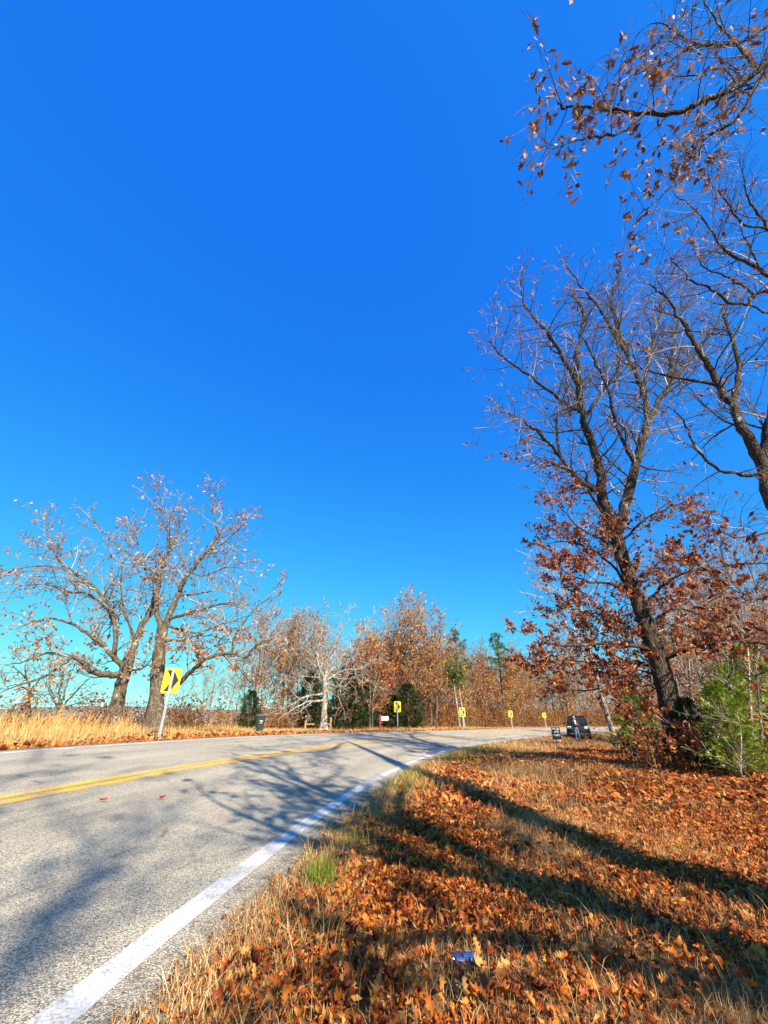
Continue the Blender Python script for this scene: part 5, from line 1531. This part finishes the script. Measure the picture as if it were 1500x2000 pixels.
# ------------------------------------------------------------------ parked vehicle
def suv():
    p = P(1134, 1447, 40); z0 = gz(p.x, p.y)
    root = thing('parked_suv', 'dark parked off road vehicle facing the camera on the right verge', 'car', (p.x, p.y, z0), rz=math.radians(-24))
    paint = plain('dark_paint', (.011, .011, .014), .25, .0, .05, spec=.35); paint.node_tree.nodes['Principled BSDF'].inputs['Coat Weight'].default_value = .15
    glass = plain('dark_glass', (.02, .024, .026), .3, 0, .02, spec=.2)
    blk = plain('black_trim', (.01, .01, .01), .5); chrome = plain('chrome', (.6, .6, .62), .15, 1.0); lamp = plain('lamp_lens', (.7, .7, .68), .1, .3)
    tyre = plain('tyre_rubber', (.012, .012, .012), .8); wht = plain('white_plate', (.8, .8, .8), .4); amb = plain('amber_lens', (.7, .25, .02), .3)
    # front faces -y; x across
    def loft(st, mt, name, par):
        bm = bmesh.new(); rings = []
        for y, hw, zl, zh in st:
            c = .1; ring = [(-hw, zl + c), (-hw + c * .6, zl), (hw - c * .6, zl), (hw, zl + c), (hw, zh - c), (hw - c, zh), (-hw + c, zh), (-hw, zh - c)]
            rings.append([bm.verts.new((x, y, z)) for x, z in ring])
        for a, b in zip(rings, rings[1:]):
            for q in range(8): bm.faces.new((a[q], a[(q + 1) % 8], b[(q + 1) % 8], b[q]))
        bm.faces.new(rings[0]); bm.faces.new(rings[-1])
        bmesh.ops.recalc_face_normals(bm, faces=bm.faces)
        return bm_obj(name, bm, mt, par)
    body = loft([(-2.2, .78, .5, .95), (-2.1, .88, .42, 1.05), (-1.0, .92, .4, 1.14), (-.9, .93, .4, 1.16), (1.9, .93, .4, 1.16), (2.2, .88, .5, 1.1)], paint, 'body', root)
    # cabin: pillars and roof, glass set in
    bm = bmesh.new()
    lo = [(-.86, -1.0), (.86, -1.0), (.86, 2.05), (-.86, 2.05)]; hi = [(-.7, -.35), (.7, -.35), (.7, 1.8), (-.7, 1.8)]
    A = [bm.verts.new((x, y, 1.14)) for x, y in lo]; B = [bm.verts.new((x, y, 1.72)) for x, y in hi]
    for q in range(4): bm.faces.new((A[q], A[(q + 1) % 4], B[(q + 1) % 4], B[q]))
    bm.faces.new(B); bmesh.ops.recalc_face_normals(bm, faces=bm.faces)
    bm_obj('cabin', bm, paint, root)
    def quad(name, c, mt, out):
        bm = bmesh.new(); o = Vector(out) * .006
        vs = [bm.verts.new(Vector(q) + o) for q in c]; bm.faces.new(vs)
        return bm_obj(name, bm, mt, root)
    lerp = lambda a, b, t: tuple(a[i] + (b[i] - a[i]) * t for i in range(3))
    def face(q, a, b, name):
        L0 = (*lo[q], 1.14); L1 = (*lo[(q + 1) % 4], 1.14); H0 = (*hi[q], 1.72); H1 = (*hi[(q + 1) % 4], 1.72)
        e = .1
        def pt(s, t): return lerp(lerp(L0, L1, s), lerp(H0, H1, s), t)
        n = (Vector(L1) - Vector(L0)).cross(Vector(H0) - Vector(L0)).normalized()
        quad(name, [pt(a, .1), pt(b, .1), pt(b, .88), pt(a, .88)], glass, n)
    face(0, .06, .94, 'windshield'); face(2, .06, .94, 'rear_window')
    for q in (1, 3):
        face(q, .06, .34, 'side_window'); face(q, .38, .66, 'side_window'); face(q, .7, .95, 'side_window')
    bm = bmesh.new(); bx(bm, (0, .75, 1.745), (1.3, 1.9, .05), bev=.02); bm_obj('roof', bm, paint, root)
    for s in (-1, 1):
        bm = bmesh.new(); cyl(bm, (s * .6, -.1, 1.8), (s * .6, 1.6, 1.8), .02); bm_obj('roof_rail', bm, blk, root)
    bm = bmesh.new(); bx(bm, (0, -2.2, .82), (1.0, .05, .28), bev=.02); gr = bm_obj('grille', bm, blk, root)
    for q in range(4):
        bm = bmesh.new(); bx(bm, (0, -2.23, .72 + q * .07), (.94, .02, .018)); bm_obj('slat', bm, chrome, gr)
    for s in (-1, 1):
        bm = bmesh.new(); bx(bm, (s * .66, -2.17, .88), (.3, .08, .2), bev=.03); hl = bm_obj('headlight', bm, lamp, root)
        bm = bmesh.new(); bx(bm, (s * .68, -2.26, .6), (.16, .05, .09), bev=.02); bm_obj('fog_light', bm, lamp, root)
        bm = bmesh.new(); bx(bm, (s * 1.06, -.75, 1.22), (.2, .1, .16), bev=.03); bm_obj('mirror', bm, paint, root)
        bm = bmesh.new(); bx(bm, (s * .935, -.35, .82), (.01, .9, .55)); d = bm_obj('door', bm, paint, root)
        bm = bmesh.new(); bx(bm, (s * .945, .0, .98), (.02, .14, .03)); bm_obj('handle', bm, chrome, d)
        for y in (-1.45, 1.4):
            bm = bmesh.new(); cyl(bm, (s * .7, y, .37), (s * .94, y, .37), .37, n=24); wh = bm_obj('wheel', bm, tyre, root)
            bm = bmesh.new(); cyl(bm, (s * .93, y, .37), (s * .955, y, .37), .22, n=16); bm_obj('rim', bm, chrome, wh)
    bm = bmesh.new(); bx(bm, (0, -2.24, .58), (1.76, .14, .2), bev=.04); bm_obj('bumper', bm, blk, root)
    bm = bmesh.new(); bx(bm, (0, -2.24, .45), (1.5, .1, .04), bev=.01); bm_obj('skid_plate', bm, chrome, root)
    bm = bmesh.new(); bx(bm, (-.15, -2.318, .58), (.32, .01, .15)); bm_obj('license_plate', bm, wht, root)
suv()

# ------------------------------------------------------------------ person by the vehicle
def person():
    p = P(1130, 1450, 37.5); z0 = gz(p.x, p.y)
    root = thing('person', 'person in dark jacket and blue jeans standing before the parked vehicle', 'person', (p.x, p.y, z0), rz=math.radians(20))
    V = [(0, 0, .95, .15), (0, .01, 1.12, .145), (0, .02, 1.3, .165), (0, .01, 1.43, .12), (0, -.005, 1.5, .058), (0, -.02, 1.56, .062), (0, -.03, 1.63, .098), (0, -.02, 1.7, .085),
         (-.18, .01, 1.42, .075), (-.27, -.02, 1.2, .055), (-.2, -.22, 1.1, .045), (-.08, -.3, 1.2, .035),
         (.18, .01, 1.42, .075), (.27, -.02, 1.2, .055), (.19, -.22, 1.12, .045), (.06, -.3, 1.2, .035),
         (-.1, 0, .86, .115), (-.12, -.02, .5, .075), (-.13, .03, .1, .055), (-.14, -.12, .05, .05),
         (.1, 0, .86, .115), (.14, -.05, .5, .075), (.17, -.02, .1, .055), (.19, -.16, .05, .05)]
    E_ = [(0, 1), (1, 2), (2, 3), (3, 4), (4, 5), (5, 6), (6, 7), (3, 8), (8, 9), (9, 10), (10, 11), (3, 12), (12, 13), (13, 14), (14, 15), (0, 16), (16, 17), (17, 18), (18, 19), (0, 20), (20, 21), (21, 22), (22, 23)]
    me = bpy.data.meshes.new('body_cage'); me.from_pydata([v[:3] for v in V], E_, [])
    o = bpy.data.objects.new('body_cage', me); COL.objects.link(o)
    m = o.modifiers.new('skin', 'SKIN'); m.use_smooth_shade = True
    for i, v in enumerate(V):
        me.skin_vertices[0].data[i].radius = (v[3], v[3] * (.78 if i in (0, 1, 2, 3) else 1))
    me.skin_vertices[0].data[0].use_root = True
    s = o.modifiers.new('sub', 'SUBSURF'); s.levels = 2; s.render_levels = 2
    bpy.context.view_layer.update()
    dg = bpy.context.evaluated_depsgraph_get()
    bm_ = bpy.data.meshes.new_from_object(o.evaluated_get(dg)); bpy.data.objects.remove(o)
    skin = plain('skin', (.45, .24, .16), .55); jk = plain('dark_jacket', (.03, .012, .014), .8); jn = plain('blue_jeans', (.06, .12, .26), .8); sh = plain('pale_shirt', (.55, .55, .48), .8); boot = plain('dark_boot', (.03, .025, .02), .6)
    bm_.materials.clear()
    for q in (skin, jk, jn, sh, boot): bm_.materials.append(q)
    for f in bm_.polygons:
        c = f.center; f.use_smooth = True
        if c.z < .11: f.material_index = 4
        elif c.z < .96: f.material_index = 2
        elif c.z > 1.485: f.material_index = 0
        elif abs(c.x) < .08 and c.y < -.06 and c.z > 1.2: f.material_index = 3
        elif c.y < -.27: f.material_index = 0
        else: f.material_index = 1
    b = bpy.data.objects.new('body', bm_); COL.objects.link(b); b.parent = root
    bm = bmesh.new(); bmesh.ops.create_uvsphere(bm, u_segments=16, v_segments=10, radius=.112, matrix=Matrix.Translation((0, .005, 1.675)))
    bmesh.ops.delete(bm, geom=[v for v in bm.verts if v.co.z < 1.63 or (v.co.y < -.06 and v.co.z < 1.7)], context='VERTS')
    bm_obj('hair', bm, plain('pale_hair', (.4, .33, .2), .7), root, True)
    fc = bmesh.new()
    for s_ in (-1, 1): bmesh.ops.create_uvsphere(fc, u_segments=8, v_segments=6, radius=.013, matrix=Matrix.Translation((s_ * .036, -.122, 1.645)))
    bm_obj('eye', fc, plain('eye', (.05, .04, .04), .3), root)
    bm = bmesh.new(); cyl(bm, (0, -.12, 1.635), (0, -.15, 1.6), .008, .016, 8); bm_obj('nose', bm, skin, root)
    bm = bmesh.new(); bx(bm, (0, -.122, 1.572), (.05, .008, .012), bev=.003); bm_obj('mouth', bm, plain('lips', (.35, .12, .1), .5), root)
    for s_ in (-1, 1):
        hb = bmesh.new(); w0 = Vector((s_ * .07, -.31, 1.21))
        for q in range(4):
            a = w0 + Vector((-s_ * .012 * q * .4, -.02, .03 - .02 * q)); cyl(hb, a, a + Vector((-s_ * .04, -.03, .005)), .009, .008, 6); cyl(hb, a + Vector((-s_ * .04, -.03, .005)), a + Vector((-s_ * .07, -.015, 0)), .008, .006, 6)
        cyl(hb, w0 + Vector((0, 0, .03)), w0 + Vector((-s_ * .03, -.02, .08)), .011, .008, 6)
        bm_obj('hand', hb, skin, root)
person()
def phone():
    p = P(1130, 1450, 37.5); z0 = gz(p.x, p.y)
    r = Matrix.Rotation(math.radians(20), 3, 'Z') @ Vector((0, -.345, 1.24))
    root = thing('phone', 'small dark phone held up by the standing person', 'phone', (p.x + r.x, p.y + r.y, z0 + r.z), rz=math.radians(20))
    bm = bmesh.new(); bx(bm, (0, 0, 0), (.14, .01, .07), bev=.004); bm_obj('case', bm, plain('phone_black', (.02, .02, .022), .3), root)
    bm = bmesh.new(); bx(bm, (0, .0065, 0), (.13, .002, .062)); bm_obj('screen', bm, plain('phone_screen', (.05, .06, .07), .1), root)
phone()

# ------------------------------------------------------------------ litter can and two leaves on the road
def can():
    x, yy, z = ray(905, 1842); t = (H - .05) / -z
    root = thing('drink_can', 'crushed blue and silver drink can among the orange leaves', 'can', (x * t, yy * t, gz(x * t, yy * t) + .045), rz=.25)
    root.rotation_euler = (0.1, .08, .12); root.scale = (.9, .9, .62); root.location.z += .004
    bl = plain('blue_can', (.05, .06, .2), .35, .4, .6, 40); sv_ = plain('silver_can', (.75, .76, .78), .2, 1.0)
    bm = bmesh.new(); n = 24; rings = []
    prof = [(-.062, .02), (-.058, .027), (-.05, .033), (-.02, .028), (.0, .0335), (.05, .033), (.058, .027), (.061, .024)]
    for x_, r_ in prof:
        rings.append([bm.verts.new((x_, r_ * math.cos(2 * math.pi * k / n), r_ * math.sin(2 * math.pi * k / n) * (.82 if abs(x_ + .02) < .02 else 1) + .004 * math.sin(k * 1.7) * (abs(x_) < .045))) for k in range(n)])
    for a, b in zip(rings, rings[1:]):
        for k in range(n): bm.faces.new((a[k], a[(k + 1) % n], b[(k + 1) % n], b[k]))
    bmesh.ops.recalc_face_normals(bm, faces=bm.faces)
    bm_obj('shell', bm, bl, root, True)
    for x_, r_ in ((-.0622, .02), (.0612, .0243)):
        bm = bmesh.new(); cyl(bm, (x_ - .001, 0, 0), (x_ + .001, 0, 0), r_, n=20); bm_obj('end_cap', bm, sv_, root)
    bm = bmesh.new()
    for k in range(2, 7):
        A = [(.0, .0342), (.055, .0342)] if False else [(-.012, .0338), (.05, .0342)]
        v = [bm.verts.new((x_, -r_ * math.cos(.5 + .13 * k_), r_ * math.sin(.5 + .13 * k_) + .003)) for x_, r_, k_ in ((A[0][0], A[0][1], k), (A[1][0], A[1][1], k), (A[1][0], A[1][1], k + 1), (A[0][0], A[0][1], k + 1))]
        bm.faces.new(v)
    bm_obj('silver_band', bm, sv_, root)
can()
mred = leafmat('red_road_leaf', [(0, (.4, .04, .03)), (1, (.5, .1, .06))], .2, True)
for u, v, sc, lab in ((198, 1567, .09, 'larger curled red oak leaf lying on the road below the yellow lines'), (314, 1563, .075, 'smaller flat red oak leaf lying on the road below the yellow lines')):
    x, yy, z = ray(u, v)
    t = 1.0
    for _ in range(40):
        dd_, yc_ = road_d(x * t, yy * t); zz = road_z(dd_, yc_)[0]
        t = (H - zz) / -z
    o = bpy.data.objects.new('fallen_leaf', PIECE_MESH(mred, 0 if sc > .08 else 2)); COL.objects.link(o)
    o.location = (x * t, yy * t, zz + .02); o.scale = (sc,) * 3; o.rotation_euler = (.35, .2, .6 + sc)
    props(o, lab, 'leaf')
print('triangles', sum(len(m.polygons) for m in bpy.data.meshes))
